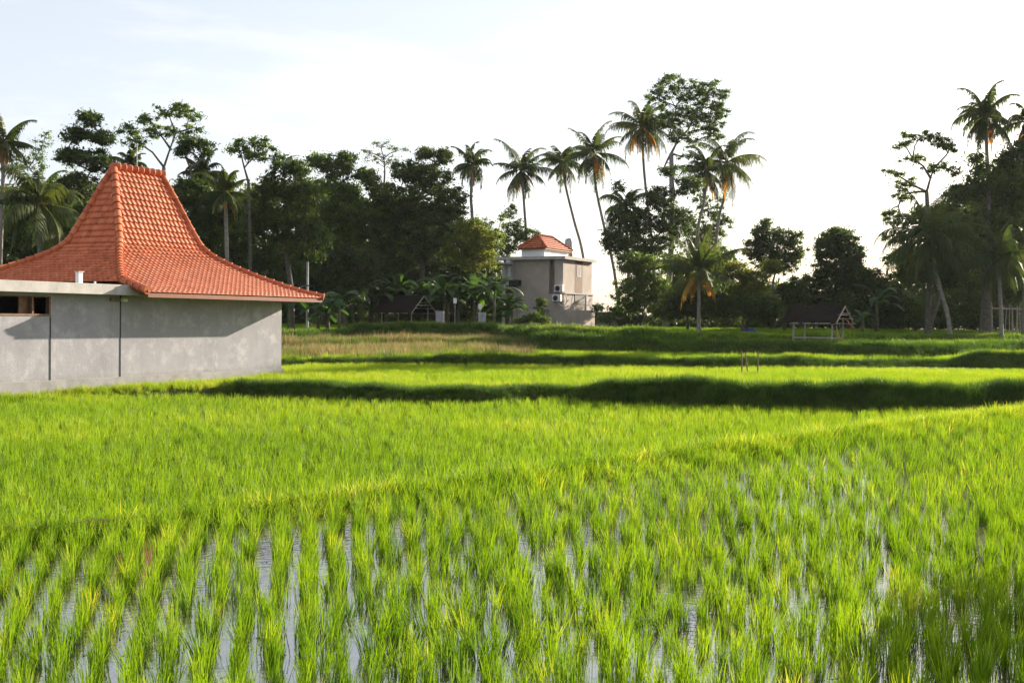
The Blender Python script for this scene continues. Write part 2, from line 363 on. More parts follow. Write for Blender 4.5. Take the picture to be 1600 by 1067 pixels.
def vnoise(X, Y, s, p=0):
    return (np.sin(X * s * 1.3 + p + 1.7 * np.sin(Y * s * .7 + p)) + np.sin(Y * s * 1.1 + 2 * p + 1.3 * np.sin(X * s * .9)) + np.sin((X + Y) * s * 2.1 + p)) / 6 + .5
def inframe(X, Y, m=1.06, add=.4): return np.abs(X) < .45 * m * Y + add
def not_house(X, Y): return ~((.8827 * X - .47 * Y < WALLN + .06) & (.47 * X + .8827 * Y < 30.3))
VR = variants('rice_near', M['rice'], [dict(n=32, hh=.28, wd=.0066, spread=0, lean=.12, seg=4, curl=.27, base=.022)] * 9)
VM = variants('rice_mid', M['rice'], [dict(n=17, hh=.275, wd=.0088, spread=0, lean=.15, seg=3, base=.028, curl=.3)] * 8)
VF = variants('rice_far', M['rice'], [dict(n=40, hh=.36, wd=.028, spread=0, lean=.2, seg=2, base=.17)] * 5)
VG = variants('grass_mid', M['grass'], [dict(n=36, hh=.34, wd=.012, spread=0, lean=.38, seg=3, base=.08, curl=.7)] * 5)
VGF = variants('grass_far', M['grass'], [dict(n=50, hh=.45, wd=.035, spread=0, lean=.35, seg=2, base=.22, curl=.7)] * 5)
VD = variants('dry_mid', M['dry'], [dict(n=30, hh=.5, wd=.02, spread=0, lean=.22, seg=2, base=.18)] * 4)
VY = variants('yellow_mid', M['rice'], [dict(n=26, hh=.30, wd=.011, spread=0, lean=.42, seg=3, base=.07, curl=.8)] * 4)

# rice in front of the bund: rows .25 m apart that fan slightly
def rows(y0, y1, slope_l, slope_r, xs=(-5.5, 5.5), dx=.235, dy=.185, yc=8.0, dxr=.20):
    out = []
    xl = []; x = xs[0]
    while x < xs[1]: xl.append(x); x += dx + (dxr - dx) * float(sstep((x + 1.9) / 1.4))
    for x0 in xl:
        u = (x0 + 3.8) / 7.6; s = slope_l + (slope_r - slope_l) * min(1.25, max(-.2, u)) ** 1.0
        yy = np.arange(y0 + rng.uniform(0, dy), y1, dy)
        jl = .022 + .05 * sstep(u * 1.2 + .1)
        xx = x0 + s * (yy - yc) + rng.normal(0, jl, len(yy)); yy = yy + rng.normal(0, .03 + jl * .6, len(yy))
        out.append(np.stack([xx, yy], 1))
    return np.concatenate(out)
P = rows(4.6, 30, -.33, .16, (-4.9, 15), .232, .165)
X, Y = P[:, 0], P[:, 1]
front = Y < bund_y(X) - .14
k = front & inframe(X, Y, 1.12, .8) & (rng.uniform(size=len(X)) > .03 + .12 * ((vnoise(X, Y, 1.1, 6) > .55) & (X > -1))) & (H(X, Y) < .05)
X, Y = X[k], Y[k]
gap = vnoise(X, Y, 1.9, 3)
tint = .38 + .26 * (vnoise(X, Y, .8) - .5) + rng.normal(0, .13, len(X)); tint = np.where(rng.uniform(size=len(X)) < .03, .68, tint)
near = Y < 13.5
for nm, kk, V in (('rice_crop', near, VR), ('rice_crop', ~near, VM)):
    sc = (rng.normal(.92, .13, kk.sum()) + .22 * (vnoise(X[kk], Y[kk], 1.4, 8) - .5)) * (1.0 if V is VR else 1.02)
    scatter(nm, np.stack([X[kk], Y[kk], np.full(kk.sum(), -.02)], 1), V, tint[kk], np.clip(sc, .65, 1.3),
            'bright green rice seedlings in rows in the flooded foreground water' if V is VR else 'green rice thinning out of rows between the water and the yellowish bund')
# rice behind the bund up to the first bank
P = rows(7.5, 36, -.22, .25, (-9.5, 17), .155, .14, 14, .155); P = P + rng.normal(0, 1, P.shape) * (.045 + .055 * sstep((P[:, 1:2] - 15) / 8))
X, Y = P[:, 0], P[:, 1]
k = (Y > bund_y(X) + .16) & (Y < bank(0, X) - .12) & inframe(X, Y, 1.05, .5) & not_house(X, Y) & (H(X, Y) < .45)
X, Y = X[k], Y[k]
tint = .38 + .25 * (vnoise(X, Y, .55) - .5) + rng.normal(0, .08, len(X)) + .012 * np.clip(Y - 14, 0, 20)
tint = tint + .12 * np.exp(-((Y - (21 + .45 * (X + 6))) / .45) ** 2)
scatter('rice_crop', np.stack([X, Y, np.maximum(H(X, Y), -.02)], 1), VM, tint, np.clip(rng.normal(.86, .1, len(X)), .6, 1.2), 'dense young rice between the yellowish bund and the first dark bank')
# yellowish grass on the bund
n = 4200; X = rng.uniform(-9, 15, n); Y = bund_y(X) + rng.normal(0, .42, n)
k = inframe(X, Y) & (Y < bank(0, X) + .1); X, Y = X[k], Y[k]
scatter('bund_grass', np.stack([X, Y, H(X, Y)], 1), VY, .52 + .4 * (vnoise(X, Y, 1.6, 5) - .4) + rng.normal(0, .17, len(X)) + .014 * (X - 4), np.clip(rng.normal(.62, .25, len(X)) + .020 * (X + 3), .25, 1.9), 'pale yellow green grass on the narrow bund crossing the rice')
mb = MB(); rr = random.Random(21)
for i in range(900):
    y = rr.uniform(5.6, 13); x = rr.uniform(-.48, .48) * y
    if float(bund_y(np.array([x]))[0]) - .5 < y: continue
    a = rr.uniform(0, 3.14); L = rr.uniform(.01, .07) * (1 if rr.random() < .8 else 2); w_ = rr.uniform(.002, .007); c_, s_ = math.cos(a) * L, math.sin(a) * L
    mb.poly([(x - c_ - s_ * w_ / L, y - s_ + c_ * w_ / L, .002), (x - c_ + s_ * w_ / L, y - s_ - c_ * w_ / L, .002), (x + c_, y + s_, .006)], [(0, 1, 2)])
tag(mb.build('water_debris', M['bark']), 'bits of dead stem and leaf floating between the rice rows', kind='stuff')
# second field
def area(n, ylo, yhi):
    Y = np.sqrt(rng.uniform(ylo ** 2, yhi ** 2, n)); return rng.uniform(-1, 1, n) * (.45 * 1.06 * Y + .5), Y
X, Y = area(26000, 27, 48)
k = (Y > bank(0, X) + 1.2) & (Y < bank(1, X) - .1) & not_house(X, Y); X, Y = X[k], Y[k]
scatter('rice_crop', np.stack([X, Y, H(X, Y) - .02], 1), VM, .62 + .25 * (vnoise(X, Y, .4) - .5) + rng.normal(0, .07, len(X)), np.clip(rng.normal(1.05, .1, len(X)), .7, 1.4) * .86, 'bright rice on the second terrace behind the first dark bank')
# third field
X, Y = area(16000, 40, 80)
k = (Y > bank(1, X) + .8) & (Y < bank(2, X) - .1) & not_house(X, Y)
px = 800 + FPX * X / Y
dry = (px < 830) & (Y > bank(1, X) + 2.0)
X1, Y1 = X[k & ~dry], Y[k & ~dry]
scatter('rice_crop', np.stack([X1, Y1, H(X1, Y1) - .02], 1), VF, .58 + .2 * (vnoise(X1, Y1, .4) - .5) + rng.normal(0, .06, len(X1)), np.clip(rng.normal(1, .12, len(X1)), .7, 1.4) * .8, 'thin bright strip of rice on the third terrace')
kk = k & dry; X1, Y1 = X[kk], Y[kk]
scatter('dry_grass', np.stack([X1, Y1, H(X1, Y1) - .02], 1), VD, .45 + .9 * (vnoise(X1, Y1, .5) - .5) + rng.normal(0, .2, len(X1)), np.clip(rng.normal(.8, .28, len(X1)), .3, 1.7), 'tan and pinkish dry grass between the rice and the grassy mound')
n = 5200; X1 = rng.uniform(-14, 3, n); Y1 = rng.uniform(41, 70, n); px1 = 800 + FPX * X1 / Y1
k1 = (px1 > 430) & (px1 < 800) & (Y1 > bank(1, X1) + .8) & (Y1 < bank(2, X1)) & (vnoise(X1, Y1, .6, 4) > .5) & not_house(X1, Y1); X1, Y1 = X1[k1], Y1[k1]
scatter('wild_grass', np.stack([X1, Y1, H(X1, Y1) - .02], 1), VG, .62 + rng.normal(0, .12, len(X1)), np.clip(rng.normal(1.1, .3, len(X1)), .5, 2), 'green tufts growing through the tan dry grass')
# far fields
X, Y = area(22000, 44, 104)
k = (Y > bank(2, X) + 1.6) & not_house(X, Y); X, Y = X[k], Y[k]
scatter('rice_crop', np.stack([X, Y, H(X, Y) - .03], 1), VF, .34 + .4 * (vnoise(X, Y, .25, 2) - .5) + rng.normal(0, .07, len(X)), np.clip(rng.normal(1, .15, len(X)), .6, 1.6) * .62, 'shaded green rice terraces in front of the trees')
# grass on the banks
def bankgrass(i, n, back, V, sc, tint0, label, spill=.15):
    X = rng.uniform(-26, 34, n); Y = bank(i, X) + rng.uniform(-spill, back, n)
    k = inframe(X, Y) & not_house(X, Y)
    if i == 0: k &= X > -8.3
    X, Y = X[k], Y[k]
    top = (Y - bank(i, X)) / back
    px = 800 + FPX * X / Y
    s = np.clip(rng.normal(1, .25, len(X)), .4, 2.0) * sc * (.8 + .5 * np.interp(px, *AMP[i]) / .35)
    scatter('bank_grass', np.stack([X, Y, H(X, Y) - .03], 1), V, tint0 + .40 * sstep((top - .25) / .4) + .3 * (vnoise(X, Y, 1.1, i) - .5) + rng.normal(0, .09, len(X)), s, label, tilt=.3)  # tint darkened on the front face, putting the bank's shade into the colour
bankgrass(0, 16000, 1.5, VG, .48, .18, 'dark overhanging grass with shade tinted into its face on the nearest raised bank')
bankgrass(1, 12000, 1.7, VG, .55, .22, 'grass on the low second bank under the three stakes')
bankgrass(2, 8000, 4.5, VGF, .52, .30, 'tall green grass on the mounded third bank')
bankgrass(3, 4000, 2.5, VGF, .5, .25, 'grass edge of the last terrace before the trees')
# grass at the foot of the near wall, and weeds at the corner of the frame
n = 2600; s = rng.uniform(14, 31.5, n); d = np.abs(rng.normal(0, .45, n)) + .10
X = UU.x * s + NN.x * (WALLN + d); Y = UU.y * s + NN.y * (WALLN + d)
k = inframe(X, Y); X, Y, d = X[k], Y[k], d[k]
scatter('wall_foot_grass', np.stack([X, Y, H(X, Y) - .02], 1), VY, .66 + rng.normal(0, .15, len(X)), np.clip(rng.normal(.42, .18, len(X)), .2, 1.1), 'short yellowish grass and weeds along the foot of the grey wall')
X = rng.uniform(2.75, 3.8, 260); Y = rng.uniform(6.0, 6.8, 260)
scatter('bank_grass', np.stack([X, Y, H(X, Y) - .02], 1), VG, .5 + rng.normal(0, .2, len(X)), .5, 'straw coloured grass on the muddy bank at the corner of the picture', tilt=.4)
# ------------------------------------------------------------------ the near pavilion with the terracotta roof
Z = Vector((0, 0, 1))
def PL(u, n, z): return Vector((UU.x * u + NN.x * n, UU.y * u + NN.y * n, z))
def tiled_face(e, o, C, prof, dmax, sL, sR, steep_to, mt, name, parent, tw=.2, r1=.215, r2=.185, amp=.025, lift=.030, sub=6):
    """C + e*s + o*d; courses of S-shaped tiles between sL(d) and sR(d)"""
    ds = [0.0]; d = 0.0
    while d < dmax - .02:
        sl = (prof(d + .02) - prof(d)) / .02; L = r1 if d < steep_to - .01 else r2
        d = min(dmax, d + L / math.sqrt(1 + sl * sl)); ds.append(d)
    if ds[-1] - ds[-2] < .05: ds.pop(-2)
    V = []; Fc = []; rn = []
    lo = min(sL(x) for x in ds); hi = max(sR(x) for x in ds)
    S = np.arange(math.floor(lo / tw) * tw, hi + tw, tw / sub)
    ph = (S / tw) % 1; wav = np.where(ph < .5, np.sin(ph / .5 * math.pi) ** 1.0, -.35 * np.sin((ph - .5) / .5 * math.pi))
    rr = np.random.default_rng(3)
    for r in range(len(ds) - 1):
        base = len(V); d0, d1 = ds[r], ds[r + 1]; z0, z1 = prof(d0), prof(d1)
        nrm = (o * (z0 - z1) + Z * (d1 - d0)).normalized()
        tone = rr.normal(.5, .19, len(S) // sub + 3)
        for (dd, zz, lf) in ((d0, z0, .0), ((d0 + d1) / 2, (z0 + z1) / 2, lift * .5), (d1 + .012, z1, lift), (d1, z1, -.005)):
            a, b = sL(min(dd, dmax)), sR(min(dd, dmax)); q = np.clip(S, a, b)
            for i, x in enumerate(q):
                p = C + e * float(x) + o * dd + Z * zz + nrm * (lf + (float(wav[i]) * amp if lf >= 0 else 0)); V.append(tuple(p))
        n = len(S)
        for j in range(3):
            for i in range(n - 1):
                if sL(d1) - tw < S[i] < sR(d1) + tw:
                    Fc.append((base + j * n + i, base + j * n + i + 1, base + (j + 1) * n + i + 1, base + (j + 1) * n + i)); rn.append(tone[i // sub])
    return nmesh(name, V, Fc, mt, parent, rnd=np.clip(rn, 0, 1))
def cap_tiles(pts, rad, step, name, mt, parent, loc=None):
    """overlapping half-round ridge tiles along a polyline"""
    out = MB(); pts = [Vector(p) for p in pts]; seg = [(pts[i + 1] - pts[i]).length for i in range(len(pts) - 1)]; T = sum(seg)
    def at(t):
        for i, L in enumerate(seg):
            if t <= L or i == len(seg) - 1: return pts[i].lerp(pts[i + 1], min(1, t / L))
            t -= L
    k = int(T / step); tone = []
    rr = random.Random(5)
    for i in range(k):
        a, b = at(T * i / k), at(T * min(k, i + 1.12) / k); nf = len(out.f)
        out.tube([a, a.lerp(b, .86), a.lerp(b, .9), b], [rad * .86, rad * 1.0, rad * 1.13, rad * 1.13], 10)
        tone += [min(1, max(0, rr.gauss(.55, .15)))] * (len(out.f) - nf)
    o = out.build(name, mt, parent, loc=loc)
    a = o.data.attributes.new('rnd', 'FLOAT', 'FACE'); a.data.foreach_set('value', tone)
    for p in o.data.polygons: p.use_smooth = len(p.vertices) == 4
    return o
KP = [(0, 6.98), (.06, 6.42), (.13, 5.70), (.20, 4.98), (.25, 4.54), (.31, 4.27), (.38, 4.06), (.48, 3.82), (.58, 3.60), (.77, 3.24), (.9, 3.04), (1, 2.93)]
kx, kz = [a for a, b in KP], [b for a, b in KP]
UR0, UR1, UE0, UE1 = 26.35, 28.40, 23.28, 31.28            # ridge ends and eaves along u
NC, HALF = -28.60, 4.66
def pf(d): return float(np.interp(d / HALF, kx, kz))
def ps(d): return float(np.interp(d / (UE1 - UR1), kx, kz))
hipL_k = [0, .25, .38, .58, .77, 1.0]; hipL_u = [26.35, 25.52, 24.95, 24.12, 23.35, 23.28]
def hl(k): return float(np.interp(k, hipL_k, hipL_u))
def hr(k): return UR1 + (UE1 - UR1) * k
house = empty('pavilion', PL(27, -28, .35), 'grey rendered pavilion under a tall flared terracotta tile roof with a flat roofed wing', 'house')
hroot = house
def child(o): o.parent = hroot; o.matrix_parent_inverse = Matrix.Translation(-Vector(hroot.location)); return o
roof = child(tiled_face(UU, NN, PL(0, NC, 0), pf, HALF, lambda d: hl(d / HALF), lambda d: hr(d / HALF), HALF * .25, M['tile'], 'roof', None))
def sub(o): o.parent = roof; return o
# left (end) face: runs down from the ridge end, meets the front hip
rk = [26.35 - u for u in hipL_u[:5]]
def pl_(r): return float(np.interp(r, rk, [np.interp(k, kx, kz) for k in hipL_k[:5]]))
def pl_s(r):
    k = np.interp(r, rk, hipL_k[:5]); return float(np.interp(k, kx, kz))
sub(tiled_face(NN, -UU, PL(26.35, 0, 0), pl_s, rk[-1], lambda r: NC - HALF * float(np.interp(r, rk, hipL_k[:5])), lambda r: NC + HALF * float(np.interp(r, rk, hipL_k[:5])), rk[1], M['tile'], 'roof_slope', None))
sub(tiled_face(-NN, UU, PL(UR1, 0, 0), ps, UE1 - UR1, lambda r: -NC - HALF * r / (UE1 - UR1), lambda r: -NC + HALF * r / (UE1 - UR1), (UE1 - UR1) * .25, M['tile'], 'roof_slope', None, sub=4))
sub(tiled_face(-UU, -NN, PL(0, NC, 0), pf, HALF, lambda d: -hr(d / HALF), lambda d: -hl(d / HALF), HALF * .25, M['tile'], 'roof_slope', None, sub=4))
ks = [0, .06, .13, .2, .25, .31, .38, .48, .58, .68, .77, .88, 1.0]
for sg in (1, -1):
    lf = [PL(hl(k), NC + sg * HALF * k, pf(HALF * k) + .05) for k in ks]
    if sg == 1: lf[-1] += Z * .0
    sub(cap_tiles(lf, .115, .27, 'hip_tiles', M['tile'], None))
    sub(cap_tiles([PL(hr(k), NC + sg * HALF * k, pf(HALF * k) + .045) for k in ks], .10, .30, 'hip_tiles', M['tile'], None))
sub(cap_tiles([PL(UR0 - .1, NC, 7.06), PL(UR1 + .1, NC, 7.06)], .12, .25, 'ridge_tiles', M['tile'], None))
# eave boards and soffit
mb = MB()
mb.box((0, 0, 0), UU, NN, Z, (UE0 + .05, NC + HALF - .07, 2.78), (UE1 - .06, NC + HALF - .03, 2.91))
mb.box((0, 0, 0), UU, NN, Z, (UE1 - .10, NC - HALF + .05, 2.78), (UE1 - .062, NC + HALF - .072, 2.91))
sub(mb.build('fascia', M['fascia'], None))
mb = MB(); mb.box((0, 0, 0), UU, NN, Z, (UE0 + .3, NC - HALF + .1, 2.845), (UE1 - .12, NC + HALF - .09, 2.875)); sub(mb.build('soffit', M['fascia'], None))
# walls
WL = 12.0
def Wb(u0, u1, n0, n1, z0, z1, m=None):
    m = m or MB(); return m.box((0, 0, 0), UU, NN, Z, (u0, WALLN + n0, z0), (u1, WALLN + n1, z1))
def u_at(px):                                                     # where the sight line of a photo column meets the wall plane
    r = ray(px, 500); t = WALLN / (NN.x * r.x + NN.y); return (UU.x * r.x + UU.y) * t
WC = u_at(440)
uw0, uw1, um = u_at(-4), u_at(79), u_at(51)
zw0, zw1 = 2.25 + .01, 2.25 + .50
u_sl = u_at(212)
mw = MB()
Wb(uw1, WC, -.18, 0, -.2, 2.86, mw)                                # to the right of the window
Wb(WL, uw0, -.18, 0, -.2, 2.86, mw)
Wb(uw0, uw1, -.18, 0, -.2, zw0, mw); Wb(uw0, uw1, -.18, 0, zw1, 2.86, mw)
Wb(WC - .18, WC, -7.4, -.18, -.2, 2.86, mw); Wb(WL, WC - .18, -7.4, -7.22, -.2, 2.86, mw); Wb(WL, WL + .18, -7.22, -.18, -.2, 2.86, mw)
wall = child(mw.build('wall', M['plaster'], None))
def wsub(o): o.parent = wall; return o
wsub(Wb(WL, WC + .04, .0, .035, .1, .52).build('plinth', M['plinth'], None, bevel=.006))
for px in (78.5, 188):
    u = u_at(px); wsub(Wb(u - .018, u + .018, .0, .012, .52, (2.86 if px > 100 else zw0 - .05)).build('wall_joint', M['joint'], None))
# flat roofed wing: slab with upstand
mb = MB(); Wb(WL - .5, u_sl, -7.6, .42, 2.865, 2.91, mb); slab = child(mb.build('roof_slab', M['slab'], None))
mb = MB(); Wb(WL - .5, u_sl, .30, .46, 2.83, 3.12, mb); o = mb.build('parapet', M['slab'], None, bevel=.012); o.parent = slab
pz = PL(u_at(121), WALLN - .3, 0); mb = MB()
mb.box((0, 0, 0), UU, NN, Z, (u_at(113.5), WALLN + .1, 2.90), (u_at(113.5) + .15, WALLN + .22, 3.42)); o = mb.build('vent_pipe', M['white'], None, bevel=.01); o.parent = slab
mb = MB(); mb.box((0, 0, 0), UU, NN, Z, (u_at(112.8), WALLN + .08, 3.42), (u_at(112.8) + .19, WALLN + .24, 3.445)); o2 = mb.build('vent_cap', M['metal'], None); o2.parent = o
mb = MB(); mb.tube([PL(u_at(140), WALLN + .2, 2.9), PL(u_at(140), WALLN + .2, 3.19)], .03, 8); o = mb.build('pipe_stub', M['white'], None); o.parent = slab
# window of the wing
mb = MB(); t_ = .055
Wb(uw0, uw1, -.10, .012, zw0 - .04, zw0 + .02, mb); Wb(uw0, uw1, -.10, .010, zw1 - .03, zw1, mb)
Wb(uw0 + .01, uw0 + .05, -.10, .008, zw0 + .02, zw1 - .03, mb); Wb(uw1 - .05, uw1, -.10, .008, zw0 + .02, zw1 - .03, mb); Wb(um - .03, um + .03, -.10, .008, zw0 + .02, zw1 - .03, mb)
fr = child(mb.build('window', M['wood'], None, bevel=.004))
mb = MB(); Wb(um - .33, um - .03, -.16, -.12, zw0 + .02, zw1 - .03, mb)
o = mb.build('shutter', M['wood'], None); o.parent = fr
# lamp and bracket under the slab
u = u_at(186); lamp = empty('wall_lamp', PL(u, WALLN, 2.66), 'small outdoor lamp on a dark bracket under the corner of the slab', 'lamp')
def under(root, o): o.parent = root; o.matrix_parent_inverse = Matrix.Translation(-Vector(root.location)); return o
mb = MB(); Wb(u - .36, u - .08, .02, .10, 2.66, 2.76, mb); mb.tube([PL(u - .1, WALLN + .06, 2.72), PL(u + .02, WALLN + .14, 2.72)], .02, 8)
under(lamp, mb.build('bracket', M['hp_brown'], None, bevel=.01))
mb = MB(); mb.tube([PL(u - .04, WALLN + .15, 2.70), PL(u + .14, WALLN + .15, 2.70)], [.05, .055], 12); under(lamp, mb.build('lamp_head', M['lamp_glass'], None))
# thin antenna mast behind the ridge
ap = W(214, 262, 45); mb = MB(); mb.tube([(ap.x, ap.y, 1.0), (ap.x, ap.y, W(214, 224, 45).z)], [.03, .018], 8)
tag(mb.build('antenna_mast', M['metal'], None), 'thin pale mast rising behind the terracotta ridge', 'antenna')

# ------------------------------------------------------------------ the far two storey house
D2 = 105.0; f2 = FPX / D2
hb = W(879, 500, D2)
def Q(u, n, z): return Vector((hb.x + UU.x * u + NN.x * n, hb.y + UU.y * u + NN.y * n, z))
def zp(py, px=880): return W(px, py, D2).z
GZ = h(hb.x, hb.y) - .3
sc_u = lambda dpx: dpx / f2 / .455           # px across a lit face (normal NN) to metres along u
sc_n = lambda dpx: dpx / f2 / .865           # px across a shaded end face (normal -UU) to metres along -n
fh = empty('villa', Q(0, 0, GZ), 'two storey beige house with a small tiled roof room, air conditioners and flat roof', 'house')
def fadd(m, name, mt, parent=None, **k):
    o = m.build(name, mt, None, **k)
    if parent is None: return under(fh, o)
    o.parent = parent; return o
def qb(m, u0, u1, n0, n1, z0, z1): return m.box(Q(0, 0, 0), UU, NN, Z, (u0, n0, z0), (u1, n1, z1))
zr, zm, L1 = zp(405), zp(457), sc_u(50)
nW = -sc_n(78)
m = MB(); qb(m, .0, L1, -sc_n(13), 0, zm, zr); qb(m, .25, L1 - .3, nW, -sc_n(23), GZ, zr); qb(m, 1.0, L1 - .3, -sc_n(23), -sc_n(13), GZ, zr)
vw = fadd(m, 'wall', M['hp'])
m = MB(); qb(m, -1.2, L1 + .05, -.8, .9, GZ, zp(484)); qb(m, -.02, L1 + .03, -2.6, .12, zp(484), zm - .12)
fadd(m, 'wall', M['hp'])
m = MB(); qb(m, -.35, L1 + .35, nW - 1.6, .35, zr, zr + .28); sl2 = fadd(m, 'roof_slab', M['slab'])
m = MB(); qb(m, -.08, L1 + .12, -.3, .22, zm - .12, zm); fadd(m, 'ledge', M['slab'])
u0 = sc_u(20); u1 = sc_u(33); m = MB(); qb(m, u0, u1, -.02, .012, zm + .02, zr - .05); fadd(m, 'wall_panel', M['hp_brown'])
m = MB(); qb(m, u0 + .4, u1 - .35, .012, .035, zp(431), zp(412)); vwf = fadd(m, 'window', M['slab']); m = MB(); qb(m, u0 + .75, u1 - .7, .036, .042, zp(428), zp(415)); fadd(m, 'pane', M['black'], vwf)
m = MB(); qb(m, .96, .99, -sc_n(21), -sc_n(16.5), zp(445), zp(415)); fadd(m, 'window', M['dark'])
m = MB(); qb(m, u0 - .3, u1 + .4, .13, .15, zp(475), zp(459)); fadd(m, 'window', M['black'])
m = MB(); qb(m, u1 + .6, u1 + .75, .13, .2, zp(490), zp(459)); fadd(m, 'downpipe', M['white'])
# roof room
ra, rb_, na, nb = .7, sc_u(38), -sc_n(56), -sc_n(6)
m = MB(); qb(m, .6, 5.8, -4.65, -2.25, zr + .28, zp(386)); rr_ = fadd(m, 'roof_room', M['white'])
e0, e1, g0, g1, ez, rz = .3, 6.2, -4.95, -1.95, zp(386), zp(365)
cu = (g0 + g1) / 2; hw = (g1 - g0) / 2; r0u, r1u = e0 + 1.5, e1 - 1.5
pr = lambda d: rz + (ez - rz) * (d / hw) ** .92
O0 = Q(0, 0, 0)
hrf = tiled_face(UU, NN, O0 + NN * cu, pr, hw, lambda d: r0u + (e0 - r0u) * d / hw, lambda d: r1u + (e1 - r1u) * d / hw, 0, M['tile_far'], 'roof', None, tw=.3, r2=.33, amp=.04, lift=.06, sub=4)
under(fh, hrf)
l2 = r0u - e0; pr2 = lambda d: pr(d * hw / l2)
for (e, o, C, L, sL, sR, pz_) in ((NN, -UU, O0 + UU * r0u, l2, lambda d: cu - hw * d / l2, lambda d: cu + hw * d / l2, pr2),
                                 (-NN, UU, O0 + UU * r1u, l2, lambda d: -cu - hw * d / l2, lambda d: -cu + hw * d / l2, pr2),
                                 (-UU, -NN, O0 + NN * cu, hw, lambda d: -(r1u + (e1 - r1u) * d / hw), lambda d: -(r0u + (e0 - r0u) * d / hw), pr)):
    o_ = tiled_face(e, o, C, pz_, L, sL, sR, 0, M['tile_far'], 'roof_slope', None, tw=.3, r2=.33, amp=.04, lift=.06, sub=4); o_.parent = hrf
for (a, b) in (((r0u, cu), (e0, g1)), ((r0u, cu), (e0, g0)), ((r1u, cu), (e1, g1)), ((r1u, cu), (e1, g0))):
    cap_tiles([Q(a[0], a[1], rz + .08), Q(b[0], b[1], ez + .08)], .11, .4, 'hip_tiles', M['tile_far'], None).parent = hrf
cap_tiles([Q(r0u - .1, cu, rz + .08), Q(r1u + .1, cu, rz + .08)], .12, .4, 'ridge_tiles', M['tile_far'], None).parent = hrf
m = MB(); qb(m, e0 + .05, e1 - .05, g0 + .05, g1 - .05, ez - .14, ez - .02); fadd(m, 'fascia', M['fascia'], hrf)
# balcony, column, plants side
m = MB()
for dn in (0, .35): m.tube([Q(-.32, nW - .15 + dn, zp(446)), Q(-.22, nW - .15 + dn, zr + .25)], .025, 6)
for i in range(9): zz = zp(446) + (zr - zp(446)) * (i + .5) / 9; m.tube([Q(-.3, nW - .15, zz), Q(-.3, nW + .2, zz)], .018, 5)
tag(m.build('ladder', M['white'], None), 'thin pale ladder from the balcony to the flat roof of the beige house', 'ladder')
m = MB(); m.tube([Q(2.0, .15, zp(459)), Q(2.1, .30, zp(470)), Q(2.0, .15, zp(482))], .02, 5); fadd(m, 'cable', M['black'])
m = MB(); qb(m, .0, 3.5, nW - 1.5, nW, zp(449), zp(446)); bal = fadd(m, 'balcony', M['slab'])
m = MB(); qb(m, .0, .06, nW - .9, nW - .02, zp(446), zp(437))
for i in range(12): qb(m, -.02, .02, nW - .9 + i * .08, nW - .88 + i * .08, zp(447), zp(436))
m.box(Q(0, 0, 0), UU, NN, Z, (-.6, nW + .0, zp(446)), (.2, nW + .9, zp(437))); fadd(m, 'railing', M['black'], bal)
m = MB(); m.tube([Q(-.05, nW - .35, zp(446)), Q(-.05, nW - .35, zr)], .28, 12); fadd(m, 'column', M['white'])
m = MB(); qb(m, .9, 1.0, nW - 1.4, nW - .6, zp(446), zp(421)); fadd(m, 'door', M['white'])
m = MB(); qb(m, 1.0, 4.5, nW - 1.45, nW, GZ, zr); fadd(m, 'wall', M['hp_brown'])
def ac(py, n0):
    g = empty('air_conditioner', Q(-.1 if n0 > -1 else -.1, n0, zp(py)), None or ('white air conditioner with a round fan, upper of two on the beige house' if py < 458 else 'white air conditioner with coiled pipes, lower of two on the beige house'), 'air conditioner', 'air conditioners on the beige house')
    m = MB(); qb(m, -.75, -.35, n0 - .85, n0 + .0, zp(py) - .32, zp(py) + .32); under(g, m.build('casing', M['white'], None, bevel=.03))
    m = MB(); c = Q(-.76, n0 - .5, zp(py)); m.tube([c, c - UU * .02], [.24, .24], 20); under(g, m.build('fan', M['black'], None))
    m = MB(); qb(m, -.80, 0.3, n0 - .7, n0 - .66, zp(py) - .40, zp(py) - .33); qb(m, -.80, .3, n0 - .15, n0 - .11, zp(py) - .40, zp(py) - .33)
    under(g, m.build('bracket', M['black'], None))
ac(451, .3); ac(466, .1)
m = MB(); c = [Q(-.4, .15 + .45 * math.sin(t * .5), zp(467) - .1 + .55 * math.cos(t * .5)) for t in range(1, 10)]; m.tube(c, .045, 8); tag(m.build('pipe', M['white'], None), 'pale insulated pipe looping beside the lower air conditioner', 'pipe')
tk = W(889, 374, 117); m = MB(); m.tube([(tk.x, tk.y, GZ + 5.5), (tk.x, tk.y, tk.z - .2), (tk.x, tk.y, tk.z + .02), (tk.x, tk.y, tk.z + .12)], [.42, .42, .34, .06], 16)
tag(m.build('water_tank', M['metal'], None, smooth=True), 'rounded grey water tank behind the small tiled roof', 'water tank')

